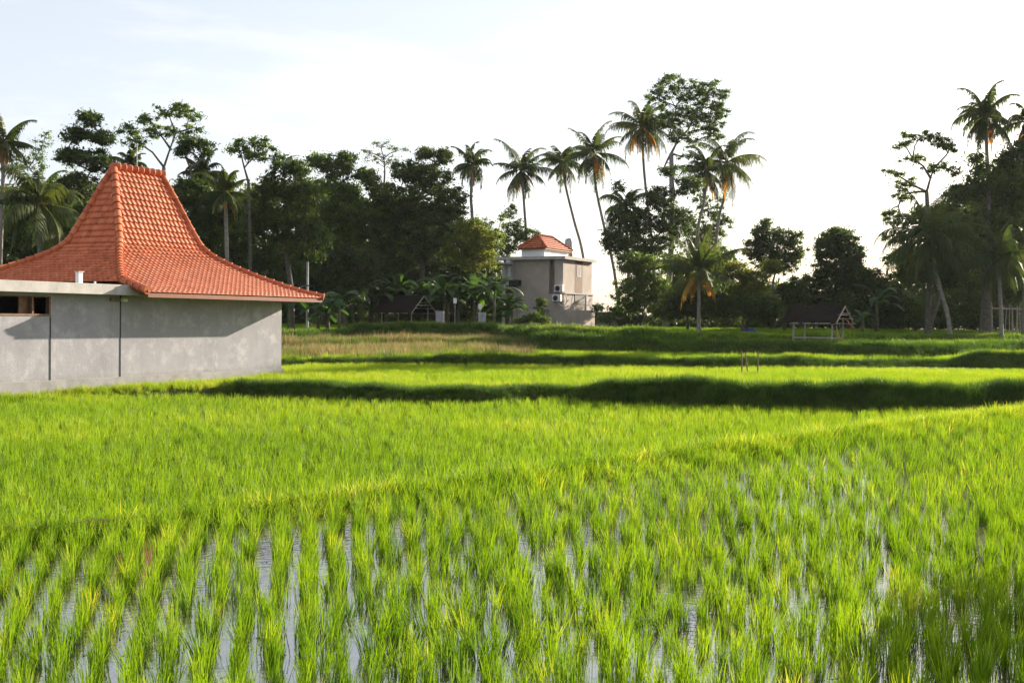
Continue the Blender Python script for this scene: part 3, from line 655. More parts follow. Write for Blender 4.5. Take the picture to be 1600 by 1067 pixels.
# ------------------------------------------------------------------ huts, walls, posts and other small things
def hut(label, D, apex, foot_y, ridge_px, thatch_h, a2, post_px, ground, wd=1.15, rh=1.0, tone='thatch'):
    s = FPX / D; A = W(apex[0], apex[1], D); gz = h(A.x, A.y) if ground is None else ground
    e2 = Vector((math.cos(a2), math.sin(a2), 0)); e1 = Vector((-math.sin(a2), math.cos(a2), 0))
    if e1.x > 0: e1 = -e1
    Lr = ridge_px / s / abs(e1.x)
    g = empty('field_hut', (A.x + e1.x * Lr / 2, A.y + e1.y * Lr / 2, gz), label, 'hut')
    mt = M[tone]; zt = A.z; ze = zt - rh
    def add(m, nm, mm): o = m.build(nm, mm, None); return under(g, o)
    m = MB()
    for sg in (1, -1):
        T = [A - e1 * .25, A + e1 * (Lr + .25)]
        Eo = [p + e2 * wd * sg - Z * rh for p in T]; Eo[1] = Eo[1] + e1 * .2; n_ = 14
        P = []
        for k, dz in ((0, 0), (1, -.09)):
            for j in range(n_ + 1):
                for q in (0, .33, .66, 1):
                    p = T[0].lerp(T[1], j / n_).lerp(Eo[0].lerp(Eo[1], j / n_), q * (1 + .03 * math.sin(j * 2.3)))
                    P.append(p + Z * (dz + .03 * math.sin(j * 1.7 + q * 9)))
        F_ = []; o2 = 4 * (n_ + 1)
        for j in range(n_):
            for q in range(3):
                a = j * 4 + q; F_.append((a, a + 1, a + 5, a + 4)); F_.append((o2 + a, o2 + a + 4, o2 + a + 5, o2 + a + 1))
            F_.append((j * 4 + 3, o2 + j * 4 + 3, o2 + j * 4 + 7, j * 4 + 7)); F_.append((j * 4, j * 4 + 4, o2 + j * 4 + 4, o2 + j * 4))
        for j in (0, n_):
            for q in range(3): a = j * 4 + q; F_.append((a, a + 1, o2 + a + 1, o2 + a) if j else (a, o2 + a, o2 + a + 1, a + 1))
        m.poly(P, F_)
    rf = add(m, 'roof', mt)
    m = MB()
    for q in (.05, .95): pass
    for sg in (1, -1):
        m.tube([A - e1 * .27 - Z * .06, A - e1 * .27 + e2 * wd * sg * 1.02 - Z * (rh + .06)], .035, 6)
        for t in (.35, .68, .98): m.tube([A - e1 * .42 + e2 * wd * sg * t - Z * (rh * t + .13), A + e1 * Lr + e2 * wd * sg * t - Z * (rh * t + .13)], .028, 6)
    m.tube([A - e1 * .2 - e2 * wd * .62 - Z * rh * .6, A - e1 * .2 + e2 * wd * .62 - Z * rh * .6], .03, 6)
    o = m.build('rafter', M['oldwood'], None); o.parent = rf
    for (t, sg) in ((.06, 1), (.06, -1), (.94, 1), (.94, -1)):
        p = A + e1 * Lr * t + e2 * wd * .68 * sg; m = MB()
        m.tube([(p.x, p.y, h(p.x, p.y) - .2), (p.x + .02, p.y, A.z - rh * .72)], [.055, .045], 8); add(m, 'post', M['oldwood'])
    m = MB(); m.box(A, e1, e2, Z, (Lr * .05, -wd * .7, gz + .32 - A.z), (Lr * .95, wd * .7, gz + .38 - A.z)); add(m, 'platform', M['oldwood'])
    return g, A, e1, e2, Lr
hut('low open field hut with a black thatched roof beside the banana plants', 92, (659, 461.5), 508, 57, 27, R(53), (598, 620, 642, 660), None, 1.45, 1.35)
g2 = hut('small open field hut with a rust coloured cloth on slim posts standing in the terraces', 60, (1313, 477), 534, 56, 27, R(50), (1250, 1265, 1294, 1310), None, 1.0, .85)
_, A, e1, e2, Lr = g2
m = MB(); p0 = A + e2 * .2 - Z * .62; P = []
for i in range(7):
    for j in range(5): P.append(p0 + e2 * (i - 2) * .16 - e1 * (.3 + j * .05) - Z * (.05 * j + .10 * abs(math.sin(i * 1.1 + j)) + .06 * i))
P += [q + Z * -.04 for q in P[:35]]; F_ = []
for i in range(6):
    for j in range(4): a = i * 5 + j; F_ += [(a, a + 1, a + 6, a + 5), (a + 35, a + 40, a + 41, a + 36)]
m.poly(P, F_); tag(m.build('cloth', M['rust'], None), 'rust coloured cloth hanging under the gable of the small hut', 'cloth')
m = MB(); p = W(1312, 536, 60); q = W(1307, 508, 60); gz = h(p.x, p.y)
for i in range(26):
    a, b, c = random.gauss(0, .10), random.gauss(0, .03), random.uniform(.0, .15); m.tube([(p.x + a + .15, p.y + b, gz), ((p.x + q.x) / 2 + a * .4, p.y + b, (gz + q.z) / 2 - c), (q.x + b * .5, p.y + b, q.z - c)], [.02, .022, .01], 5)
tag(m.build('straw_bundle', M['straw'], None), 'leaning yellow straw bundle at the post of the small hut', 'straw bundle')
for px, py0, py1, lean, wds in ((1160, 565, 548, -.03, 'tallest of three thin wooden stakes on the second bank'), (1170, 565, 551, -.12, 'slanting stake between two upright ones on the second bank'), (1184.5, 566, 549, .0, 'stake nearest the field hut of three on the second bank')):
    p = W(px, py0, 42.5); t = W(px, py1, 42.5); m = MB(); m.tube([(p.x, p.y, h(p.x, p.y) - .2), (t.x + lean, t.y, t.z)], [.03, .022], 7)
    tag(m.build('stake', M['wood'], None), wds, 'stake', 'wooden stakes on the second bank')
# utility pole
p = W(480, 500, 80); m = MB(); m.tube([(p.x, p.y, h(p.x, p.y) - .2), (p.x, p.y, W(480, 409, 80).z)], [.10, .075], 10); tag(m.build('utility_pole', M['metal'], None), 'slim grey pole standing against the dark trees beyond the tiled eave', 'pole')
# block wall and sheet beside the villa
a, b = W(931, 505, 104), W(979, 505, 104); m = MB(); m.abox(a.x, a.y, GZ, b.x, b.y + .2, W(955, 489, 104).z); bw = empty('block_wall', (a.x, a.y, GZ), 'low wall of bare concrete blocks beside the two storey house', 'wall')
bm_ = surf('concrete_block', [(.3, (.24, .21, .19)), (.7, (.36, .33, .30))], 3, .9)
under(bw, m.build('wall', bm_, None)); m = MB()
zt = W(955, 489, 104).z
for i in range(8): m.abox(a.x - .02, a.y - .012, GZ + .35 * i, b.x, a.y - .001, GZ + .35 * i + .025)
under(bw, m.build('mortar_joint', M['slab'], None))
m = MB(); m.abox(a.x - .1, a.y - .25, zt, b.x + 1.2, a.y + .45, zt + .07); under(bw, m.build('coping', M['hp_brown'], None))
for px, lab in ((931, 'dark post at the house end of the block wall'), (953, 'dark post in the middle of the block wall'), (978, 'dark post at the open end of the block wall')):
    q = W(px, 500, 103.6); m = MB(); m.tube([(q.x, q.y, GZ), (q.x, q.y, zt)], .09, 8); tag(m.build('fence_post', M['black'], None), lab, 'post', 'dark posts along the block wall')
a, b = W(986, 505, 103), W(999, 505, 103); m = MB()
for i in range(12): x = a.x + (b.x - a.x) * i / 12; m.abox(x, a.y + .03 * (i % 2), GZ, a.x + (b.x - a.x) * (i + 1) / 12, a.y + .06 + .03 * (i % 2), W(990, 491, 103).z)
tag(m.build('metal_sheet', M['metal'], None), 'blue grey corrugated sheet standing past the block wall', 'sheet')
# grey yard pillars and boards behind the bananas
for px, wpx, top, D, lab in ((687, 13, 486, 92, 'pale weathered concrete pillar beside the black thatched hut'), (753, 12, 488, 92, 'broad grey pillar below the banana plants, under a small white board'), (812, 10, 482, 98, 'grey pier at the shaded foot of the two storey house'), (833, 12, 483, 99, 'grey pier half hidden by weeds below the house balcony wall')):
    q = W(px, 500, D); wd = wpx / FPX * D; m = MB(); g0z = h(q.x, q.y) - .2; m.abox(q.x - wd / 2, q.y, g0z, q.x + wd / 2, q.y + .5, W(px, top, D).z)
    tag(m.build('concrete_pillar', M['plaster'], None, bevel=.03), lab, 'pillar', 'grey pillars by the banana plants')
for px, py, lab in ((711, 470, 'small white board hanging in the banana leaves, nearer the thatched hut'), (750, 479, 'small white board above the broad grey pillar')):
    q = W(px, py, 91.6); m = MB(); m.abox(q.x - .13, q.y, q.z - .22, q.x + .13, q.y + .04, q.z + .22); m.tube([(q.x, q.y + .05, h(q.x, q.y)), (q.x, q.y + .05, q.z + .2)], .012, 5)
    tag(m.build('board', M['white'], None), lab, 'board', 'white boards among the bananas')
a, b = W(735, 409, 106), W(800, 410, 106); m = MB(); 
for i in range(44): x0 = a.x + (b.x - a.x) * i / 44; m.abox(x0, a.y + .0, a.z - .12, x0 + (b.x - a.x) / 88, a.y + 4, a.z + .05)
m.abox(a.x, a.y + .05, a.z - .18, b.x, a.y + 4, a.z - .125); m.abox(a.x + .6, a.y + 1, GZ, a.x + .9, a.y + 1.3, a.z - .18); m.abox(b.x - .9, a.y + 1, GZ, b.x - .6, a.y + 1.3, a.z - .18)
tag(m.build('shed', M['metal'], None), 'shed with a thin corrugated roof beside the balcony of the house', 'shed')
q = W(1172, 506, 82); m = MB(); P = []
for i in range(9):
    for j in range(7): P.append((q.x - .6 + i * .15, q.y - .6 + j * .2, h(q.x, q.y) + .12 + .28 * math.sin(i / 8 * math.pi) * math.sin(j / 6 * math.pi) * (1 + .3 * math.sin(i * 2.1 + j))))
m.poly(P, [(i * 7 + j, (i + 1) * 7 + j, (i + 1) * 7 + j + 1, i * 7 + j + 1) for i in range(8) for j in range(6)]); tag(m.build('tarpaulin', M['blue'], None, smooth=True), 'crumpled dark blue tarpaulin at the edge of the trees', 'tarpaulin')
# bamboo fence at the right
fz = W(1546, 482, 84); fe = W(1660, 484, 84); g = empty('bamboo_fence', (fz.x, fz.y, h(fz.x, fz.y)), 'rough fence of upright bamboo canes with a pale top rail before the dark trees', 'fence')
m = MB(); m.tube([fz, fe], [.06, .05], 8); m.tube([W(1590, 490, 84), W(1660, 489, 84)], .04, 8); under(g, m.build('rail', M['oldwood'], None))
rf_ = random.Random(9); xs_ = [1563, 1572, 1577, 1581, 1585, 1588, 1592, 1595, 1599, 1603, 1609, 1618, 1630, 1645]
for px in xs_:
    b_ = W(px + rf_.uniform(-2, 2), 507, 84); t = W(px + rf_.uniform(-3, 3), rf_.uniform(474, 484), 84); m = MB(); m.tube([(b_.x, b_.y, h(b_.x, b_.y) - .2), (t.x, t.y + rf_.uniform(-.1, .1), t.z)], [.04, .03], 6); under(g, m.build('cane', M['oldwood'], None))
# straw heap and loose straw on the bund, white scraps in the rice
q = G(48, 806, .2); m = MB(); rs_ = random.Random(4)
for i in range(240):
    a = rs_.gauss(0, .30), rs_.gauss(0, .10); an = rs_.gauss(0, .5); L = rs_.uniform(.1, .3); z0 = h(q.x + a[0], q.y + a[1]) + rs_.uniform(.02, .14)
    m.tube([(q.x + a[0], q.y + a[1], z0), (q.x + a[0] + L * math.cos(an), q.y + a[1] + L * math.sin(an), z0 + rs_.uniform(-.02, .05))], .004, 4)
tag(m.build('straw', M['straw'], None), 'flattened heap of dry tan straw on the narrow bund', kind='stuff')
# ------------------------------------------------------------------ trees, palms, bananas, shrubs
def leafcloud(C, cr, nper, size, rs, flat=.6, up=.35):
    """C (m,3) clump centres, cr (m,) radii -> quads"""
    m = len(C); n = m * nper
    c = np.repeat(C, nper, 0); r = np.repeat(cr, nper)
    d = rs.normal(0, 1, (n, 3)); d /= np.linalg.norm(d, axis=1)[:, None]
    d *= (np.clip(np.abs(rs.normal(0, .62, n)), 0, 1.7) * r)[:, None]; d[:, 2] *= flat
    p = c + d
    nm = rs.normal(0, 1, (n, 3)); nm[:, 2] += up * 2; nm /= np.linalg.norm(nm, axis=1)[:, None]
    a = np.cross(nm, rs.normal(0, 1, (n, 3))); a /= np.linalg.norm(a, axis=1)[:, None]; b = np.cross(nm, a)
    L = (size * rs.uniform(.6, 1.35, n))[:, None]; w_ = L * rs.uniform(.32, .5, n)[:, None]
    droop = np.zeros((n, 3)); droop[:, 2] = -.25 * L[:, 0]
    V = np.stack([p - a * L * .5, p + b * w_ * .5 - a * L * .05, p + a * L * .5 + droop, p - b * w_ * .5 - a * L * .05], 1).reshape(-1, 3)
    F = np.arange(n * 4).reshape(n, 4)
    rn = np.repeat(rs.uniform(0, 1, m), nper) * .55 + rs.uniform(0, .45, n)
    return V, F, rn
def blob_clumps(D, blobs, rs, crad, dens):
    s = FPX / D; out = []; src = []
    for bi, bl in enumerate(blobs):
        px, py, rx, ry = bl[:4]; dy = bl[4] if len(bl) > 4 else 0
        dn = dens * (bl[5] if len(bl) > 5 else 1)
        c = W(px, py, D + dy); rx, rz = rx / s, ry / s; ryy = (rx + rz) / 2 * .85 + .3
        n = max(4, int((2.7 if dens >= 1 else 1.9) * dn * (rx * ryy + rx * rz + ryy * rz) * 1.1 / (crad * crad)))
        q = rs.normal(0, 1, (n, 3)); q /= np.linalg.norm(q, axis=1)[:, None]; q *= (rs.uniform(.12, 1, n) ** .42 * np.where(rs.uniform(size=n) < .16, rs.uniform(1.0, 1.32, n), 1))[:, None]
        q = q * np.array([max(rx - crad * .5, .3), ryy, max(rz - crad * .4, .3)])
        out.append(q + np.array(c)); src += [bi] * n
    return np.concatenate(out), np.array(src)
def tree(name, label, D, base_px, blobs, trunk_top=None, mt='leaf', trunk_r=.22, crad=.75, dens=1.0, nper=34, size=.27, seed=1, cat='tree', group='trees round the rice fields', twigs=.4, bark='bark', lean=None):
    crad *= .8; size *= .92
    if name in ('spreading_tree', 'tall_tree'): blobs = [(b[0], b[1], b[2] * 1.28, b[3] * 1.38) + tuple(b[4:]) for b in blobs]; dens *= .50
    rs = np.random.default_rng(seed); C, src = blob_clumps(D, blobs, rs, crad, dens)
    b0 = W(base_px, 505, D); gz = h(b0.x, b0.y) - .1; base = Vector((b0.x, b0.y, gz))
    C[:, 2] = np.maximum(C[:, 2], gz + .3)
    root = empty(name, base, label, cat, group)
    m = MB(); cs = [W(b[0], b[1], D + (b[4] if len(b) > 4 else 0)) for b in blobs]
    lowest = min(c.z - b[3] * D / FPX for c, b in zip(cs, blobs))
    if trunk_top is None:
        cx = sum(c.x for c in cs) / len(cs); top = Vector((base.x + (cx - base.x) * .6, base.y, max(gz + 1.0, min(lowest + .6, gz + (cs[0].z - gz) * .55))))
    else: top = W(trunk_top[0], trunk_top[1], D)
    mid = base.lerp(top, .5) + Vector((rs.normal(0, .15), 0, 0)) + Vector(((lean or 0), 0, 0))
    m.tube([base - Vector((0, 0, .3)), base + Vector((0, 0, .4)), mid, top], [trunk_r * 1.5, trunk_r * 1.05, trunk_r * .85, trunk_r * .65], 8)
    nodes = [(top, 0)]; order = sorted(range(len(cs)), key=lambda i: (cs[i] - top).length); nb = len(cs)
    for n_i, i in enumerate(order):
        c = cs[i]; best = min(nodes, key=lambda q: (q[0] - c).length + .55 * q[1] + (2.5 if q[0].z > c.z + .5 else 0)); st0, dpt = best
        v = c - st0; k = st0 + v * .5 + Vector((rs.normal(0, .2), rs.normal(0, .2), .06 * v.length)); r_ = trunk_r * (.62 if dpt == 0 else .36 / (dpt ** .5)) * (1 if nb < 8 or dpt else .75)
        m.tube([st0 - v * .03, k, c], [r_, r_ * .7, r_ * .45], 6, cap=False); nodes.append((c, dpt + 1)); nodes.append((k, dpt + .6))
        idx = np.nonzero(src == i)[0]; rs.shuffle(idx)
        for j in idx[:int(min(len(idx) * twigs, 40))]:
            q = Vector(C[j]); st = k.lerp(c, rs.uniform(.2, 1)); m.tube([st, st.lerp(q, .5) + Vector((0, 0, .12)), q], [.028, .018, .008], 4, cap=False)
    under(root, m.build('trunk', M[bark], None, smooth=True))
    V, F, rn = leafcloud(C, crad * rs.uniform(.7, 1.25, len(C)), int(nper * 1.75), size * 1.12, rs)
    V[:, 2] = np.maximum(V[:, 2], gz + .05)
    under(root, nmesh('crown', V, F, M[mt], rnd=rn)); return root
def frond(V, F, rn, o, az, el, L, rs, nl=44, droop=1.0, wl=.30, tone=.5, stiff=.5):
    az_d = np.array([math.cos(az), math.sin(az), 0]); p = np.array(o, float); e = el; n = 12; pts = [p.copy()]; tn = []
    for i in range(n):
        t = np.array(az_d) * math.cos(e) + np.array([0, 0, math.sin(e)]); p = p + t * (L / n); pts.append(p.copy()); tn.append(t)
        e -= droop * (.25 + 1.5 * i / n) / n * 1.5; e = max(e, -1.45)
    tn.append(tn[-1]); sd = np.array([-az_d[1], az_d[0], 0])
    # rachis
    for i in range(n):
        b = len(V); w0, w1 = .05 * (1 - i / n) + .012, .05 * (1 - (i + 1) / n) + .012
        V += [pts[i] - sd * w0, pts[i] + sd * w0, pts[i + 1] + sd * w1, pts[i + 1] - sd * w1]; F.append((b, b + 1, b + 2, b + 3)); rn.append(.8)
        u_ = np.cross(tn[i], sd); b = len(V); V += [pts[i] - u_ * w0, pts[i] + u_ * w0, pts[i + 1] + u_ * w1, pts[i + 1] - u_ * w1]; F.append((b, b + 1, b + 2, b + 3)); rn.append(.8)
    for k in range(nl):
        t = .12 + .88 * k / (nl - 1); x = t * n; i = min(n - 1, int(x)); q = pts[i] + (pts[i + 1] - pts[i]) * (x - i); T = tn[i]
        ll = L * wl * (math.sin(min(1, t * 1.15 + .12) * math.pi) ** .6 * .8 + .25) * rs.uniform(.8, 1.1)
        for sg in (1, -1):
            up = np.cross(sd, T); d = sd * sg * .75 + T * .62 + up * (.12 * stiff) * 1.0; d = d / np.linalg.norm(d); dn = np.array([0, 0, -1.])
            if rs.uniform() < .13: continue
            w_ = .024 + .020 * (1 - t); a = q; m_ = q + (d * .50 + dn * .22) * ll; e_ = q + (d * .72 + dn * rs.uniform(.45, .95)) * ll
            pw = np.cross(d, dn); pw = pw / (np.linalg.norm(pw) + 1e-6); b = len(V)
            V += [a - T * w_, a + T * w_, m_ + T * w_, m_ - T * w_]; F.append((b, b + 1, b + 2, b + 3))
            V += [e_ + T * .008, e_ - T * .008]; F.append((b + 3, b + 2, b + 4, b + 5)); c_ = tone + rs.uniform(-.2, .2); rn += [c_, c_ + .05]
def palm(label, D, crown, trunk, Rp, nf=20, seed=1, dead=3, tr=.15, droop=1.0, elmin=-.55, cat='palm tree', group='coconut palms', leaf='palm', wind=0, ground=True):
    rs = np.random.default_rng(seed); s = FPX / D; o = W(crown[0], crown[1], D); pts = [W(x, y, D) for x, y in trunk]
    gz = h(pts[-1].x, D) - .1
    if pts[-1].z > gz + .3:
        q = pts[-1]; pr_ = pts[-2] if len(pts) > 1 else o; k = (q.x - pr_.x) / max(.5, pr_.z - q.z); pts.append(Vector((q.x + k * .5 * (q.z - gz), q.y, gz)))
    root = empty('coconut_palm', (pts[-1].x, D, gz), label, cat, group)
    P = [o] + pts; P = [p + Vector((0, 0, 0)) for p in P]
    # smooth the trunk line
    Q_ = []
    for i in range(len(P) - 1):
        p0 = P[max(0, i - 1)]; p1 = P[i]; p2 = P[i + 1]; p3 = P[min(len(P) - 1, i + 2)]
        for k in range(6):
            t = k / 6; Q_.append(.5 * ((2 * p1) + (p2 - p0) * t + (2 * p0 - 5 * p1 + 4 * p2 - p3) * t * t + (3 * p1 - p0 - 3 * p2 + p3) * t ** 3))
    Q_.append(P[-1] - Vector((0, 0, .3))); m = MB(); n = len(Q_)
    m.tube(Q_, [tr * (.72 + .25 * i / n + (.35 if i > n - 3 else 0) + .04 * (i % 2)) for i in range(n)], 9); under(root, m.build('trunk', M['palm_bark'], None, smooth=True))
    V, F, rn = [], [], []; L = Rp / s * 1.10
    nf = int(nf * 1.15); droop *= rs.uniform(.8, 1.25); wd_ = rs.normal(0, .12)
    for i in range(nf):
        if i > 3 and rs.uniform() < .14: continue
        az = i * 2.39996 + rs.normal(0, .22); t = i / (nf - 1); el = 1.5 - (1.5 - elmin) * t ** .85 + rs.normal(0, .16) + wd_ * math.cos(az)
        frond(V, F, rn, (o.x, o.y, o.z), az + wind * math.sin(az) * .3, el, L * rs.uniform(.78, 1.15), rs, droop=droop * rs.uniform(.6, 1.3), tone=rs.uniform(.2, .7))
    under(root, nmesh('crown', V, F, M[leaf], rnd=np.clip(rn, 0, 1)))
    if dead:
        V, F, rn = [], [], []
        for i in range(dead):
            frond(V, F, rn, (o.x, o.y, o.z - .1), rs.uniform(0, 6.28), rs.uniform(-1.0, -.55), L * rs.uniform(.65, .9), rs, droop=.9, tone=rs.uniform(.3, .8), wl=.2)
        under(root, nmesh('dead_fronds', V, F, M['palm_dead'], rnd=np.clip(rn, 0, 1)))
    m = MB(); 
    for i in range(9):
        a = i * 2.4; c = o + Vector((math.cos(a) * .22, math.sin(a) * .22, -.25 - .1 * (i % 3))); m.tube([c + Vector((0, 0, .14)), c + Vector((0, 0, .06)), c - Vector((0, 0, .08)), c - Vector((0, 0, .14))], [.02, .11, .11, .02], 7)
    under(root, m.build('coconuts', M['stem'], None)); return root
def banana(label, D, base_px, top_y, seed, nl=9, wleaf=.6, spread=1.0):
    rs = np.random.default_rng(seed); b = W(base_px, 505, D); gz = h(b.x, b.y) - .1; hh = W(base_px, top_y, D).z - gz; st = hh * .52
    root = empty('banana_plant', (b.x, b.y, gz), label, 'banana plant', 'banana plants at the edge of the trees')
    m = MB(); stems = [(0, 0, 1.0)] + ([(rs.uniform(-.8, .8), rs.uniform(-.4, .4), .7)] if seed % 2 else [])
    V, F, rn = [], [], []
    for dx, dy, k in stems:
        m.tube([(b.x + dx, b.y + dy, gz - .1), (b.x + dx, b.y + dy, gz + st * .5 * k), (b.x + dx * 1.1, b.y + dy, gz + st * k)], [.15, .12, .08], 9)
        for i in range(nl):
            az = i * 2.4 + rs.uniform(-.4, .4); el = 1.35 - 1.0 * (i / nl) + rs.normal(0, .1); L = (hh - st * k * .9) * rs.uniform(.85, 1.15) * (1 if k == 1 else .8) * spread; p = Vector((b.x + dx, b.y + dy, gz + st * k * rs.uniform(.85, 1.0))); n = 10
            a_ = Vector((math.cos(az), math.sin(az), 0)); s_ = Vector((-a_.y, a_.x, 0)); tone = rs.uniform(.15, .75); b0 = len(V); e = el
            for j in range(n + 1):
                t = j / n; T = a_ * math.cos(e) + Z * math.sin(e); w_ = wleaf * .5 * (0.04 if t < .14 else math.sin((t - .14) / .86 * math.pi) ** .55 * rs.uniform(.85, 1.05) + .02)
                up = s_.cross(T); V += [tuple(p - s_ * w_ + up * w_ * .35), tuple(p), tuple(p + s_ * w_ + up * w_ * .35)]
                p = p + T * (L / n); e -= (.10 + .26 * t) * rs.uniform(.9, 1.1) * 1.0
            for j in range(n):
                q = b0 + j * 3; F += [(q, q + 1, q + 4, q + 3), (q + 1, q + 2, q + 5, q + 4)]; rn += [tone + rs.uniform(-.08, .08)] * 2
    under(root, m.build('stem', M['stem'], None, smooth=True)); under(root, nmesh('leaves', V, F, M['banana'], rnd=np.clip(rn, 0, 1)))
    return root

# --- left group, rising behind the pavilion
palm('palm with yellowing fronds cut by the picture edge behind the pavilion', 74, (6, 222), [(4, 300), (0, 420)], 52, 18, 3, 5)
tree('feathery_tree', 'pale airy small leaved tree between the edge palm and the tall crown above the roof', 84, 48, [(62, 236, 22, 20, 0, .5), (45, 262, 26, 18, 0, .5), (28, 250, 18, 20, 0, .5), (72, 212, 10, 10, 0, .35)], (46, 300), 'leaf_mid', .14, .5, .75, 30, .16, 4)
palm('large dark drooping palm low behind the tiled slope, its fronds over the eave line', 62, (62, 318), [(62, 400), (62, 470)], 84, 24, 5, 0, elmin=-.9, droop=1.15)
tree('dense_tree', 'tall tree with ragged stacked tiers just before the steep ridge', 76, 140, [(140, 186, 20, 17), (118, 212, 24, 16), (158, 214, 26, 16), (108, 246, 26, 20), (150, 250, 34, 22), (128, 292, 38, 26), (150, 335, 46, 30), (95, 300, 20, 30)], (138, 330), 'leaf', .22, .6, 1.0, 34, .22, 6)
tree('spreading_tree', 'open crowned tree with visible limbs directly behind the ridge', 80, 258, [(206, 200, 20, 11), (232, 188, 20, 10), (262, 174, 24, 10), (296, 182, 20, 10), (302, 200, 14, 9), (245, 205, 24, 10), (214, 222, 20, 11), (275, 208, 16, 8), (285, 168, 12, 7)], (256, 262), 'leaf_mid', .20, .5, .8, 34, .20, 7, twigs=.7)
tree('dense_tree', 'dark rounded tree at the far slope of the tiled roof', 72, 300, [(304, 224, 28, 12), (286, 236, 16, 10), (325, 236, 12, 9), (300, 300, 36, 26), (350, 330, 40, 36), (320, 360, 40, 36)], (304, 300), 'leaf', .16, .55, 1.0, 34, .22, 8, twigs=.5)
palm('small palm showing above the steep left tile face', 78, (203, 258), [(203, 330), (205, 420)], 34, 16, 9, 1)
palm('palm with a whitish upright frond behind the far roof slope', 74, (318, 272), [(318, 350), (320, 440)], 44, 18, 10, 1)
palm('palm with one yellow frond over the middle of the far roof slope', 70, (352, 300), [(354, 380), (356, 450)], 46, 18, 11, 3, elmin=-.8)
tree('spreading_tree', 'flat topped tree with a bare slender trunk beside the yellow frond palm', 76, 388, [(392, 222, 26, 9), (372, 234, 20, 9), (414, 236, 16, 9), (396, 246, 20, 8), (428, 250, 14, 10)], (388, 282), 'leaf_mid', .15, .5, .9, 34, .20, 12, twigs=.7)
tree('dense_tree', 'broad dark tree over the lower end of the tiled eave', 78, 455, [(452, 262, 34, 22), (425, 292, 32, 26), (470, 300, 40, 34), (430, 350, 44, 36), (480, 372, 40, 40), (400, 330, 30, 34)], None, 'leaf', .24, .75, 1.0, 34, .25, 13)
tree('dense_tree', 'leafy tree with a paler uneven top behind the slim grey pole', 96, 505, [(500, 254, 30, 16), (528, 262, 28, 20), (545, 246, 20, 12), (520, 300, 40, 34), (550, 340, 40, 40), (505, 350, 36, 40)], None, 'leaf_mid', .24, .7, 1.0, 34, .23, 14)
tree('feathery_tree', 'thin twiggy tree seen against the sky between two dense crowns', 98, 598, [(596, 226, 22, 10, 0, .6), (575, 238, 16, 10, 0, .5), (622, 236, 22, 10, 0, .5), (600, 248, 34, 12, 0, .6)], (600, 290), 'leaf_mid', .16, .5, .45, 24, .15, 15, twigs=1.0)
tree('dense_tree', 'big rounded dark tree with two knobs on top above the thatched hut', 98, 655, [(662, 240, 20, 14), (694, 246, 16, 18), (636, 268, 32, 20), (672, 276, 38, 24), (655, 312, 54, 32), (705, 318, 30, 34), (620, 340, 40, 36), (690, 362, 52, 36), (640, 390, 50, 36)], None, 'leaf', .34, .75, 1.15, 34, .25, 16)
tree('dense_tree', 'bright topped tree between the twiggy crown and the slim pole', 97, 578, [(572, 276, 28, 16), (548, 300, 20, 20), (596, 300, 30, 26), (580, 345, 40, 36), (590, 400, 44, 40)], None, 'leaf_mid', .22, .7, 1.05, 34, .23, 17)
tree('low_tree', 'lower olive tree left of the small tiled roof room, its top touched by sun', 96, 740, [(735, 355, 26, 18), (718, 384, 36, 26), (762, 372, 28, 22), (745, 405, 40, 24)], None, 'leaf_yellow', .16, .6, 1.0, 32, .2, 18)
tree('low_tree', 'dark shrubby tree rising right behind the balcony of the house', 112, 796, [(798, 330, 14, 16, 0, .6), (800, 362, 24, 20), (780, 385, 30, 24), (826, 372, 24, 18)], None, 'leaf', .14, .55, .9, 32, .2, 19)
tree('bamboo_clump', 'wispy bamboo tips between the sunlit olive tree and the leaning palm', 104, 768, [(760, 348, 18, 14, 0, .4), (785, 342, 12, 16, 0, .4), (776, 366, 22, 14, 0, .7)], (768, 380), 'leaf_mid', .08, .5, .6, 24, .2, 20, twigs=.9, cat='bamboo')
tree('dense_tree', 'dark leafy tree closing the view between the drooping palm and the steep tile face', 82, 96, [(100, 330, 34, 30), (70, 380, 44, 36), (20, 350, 44, 40), (10, 410, 40, 40), (110, 370, 30, 30)], None, 'leaf', .2, .8, 1.0, 34, .25, 60)
tree('dense_tree', 'dark low crowned tree directly beyond the middle of the tiled eave', 88, 405, [(380, 360, 36, 34), (420, 395, 40, 34), (450, 430, 40, 34), (400, 440, 40, 30), (350, 400, 34, 34)], None, 'leaf', .18, .8, 1.0, 34, .25, 61)
tree('dense_tree', 'dark round bottomed tree between the slim pole and the tall bananas', 90, 540, [(520, 395, 40, 30), (560, 420, 40, 32), (500, 440, 34, 28), (545, 455, 40, 26)], None, 'leaf', .18, .8, 1.0, 34, .25, 62)
tree('dense_tree', 'dark low tree filling the view over the thatched hut roof', 102, 640, [(610, 400, 40, 34), (650, 425, 44, 30), (700, 415, 40, 30), (730, 440, 36, 26), (600, 440, 36, 26)], None, 'leaf', .18, .8, 1.0, 34, .25, 63)
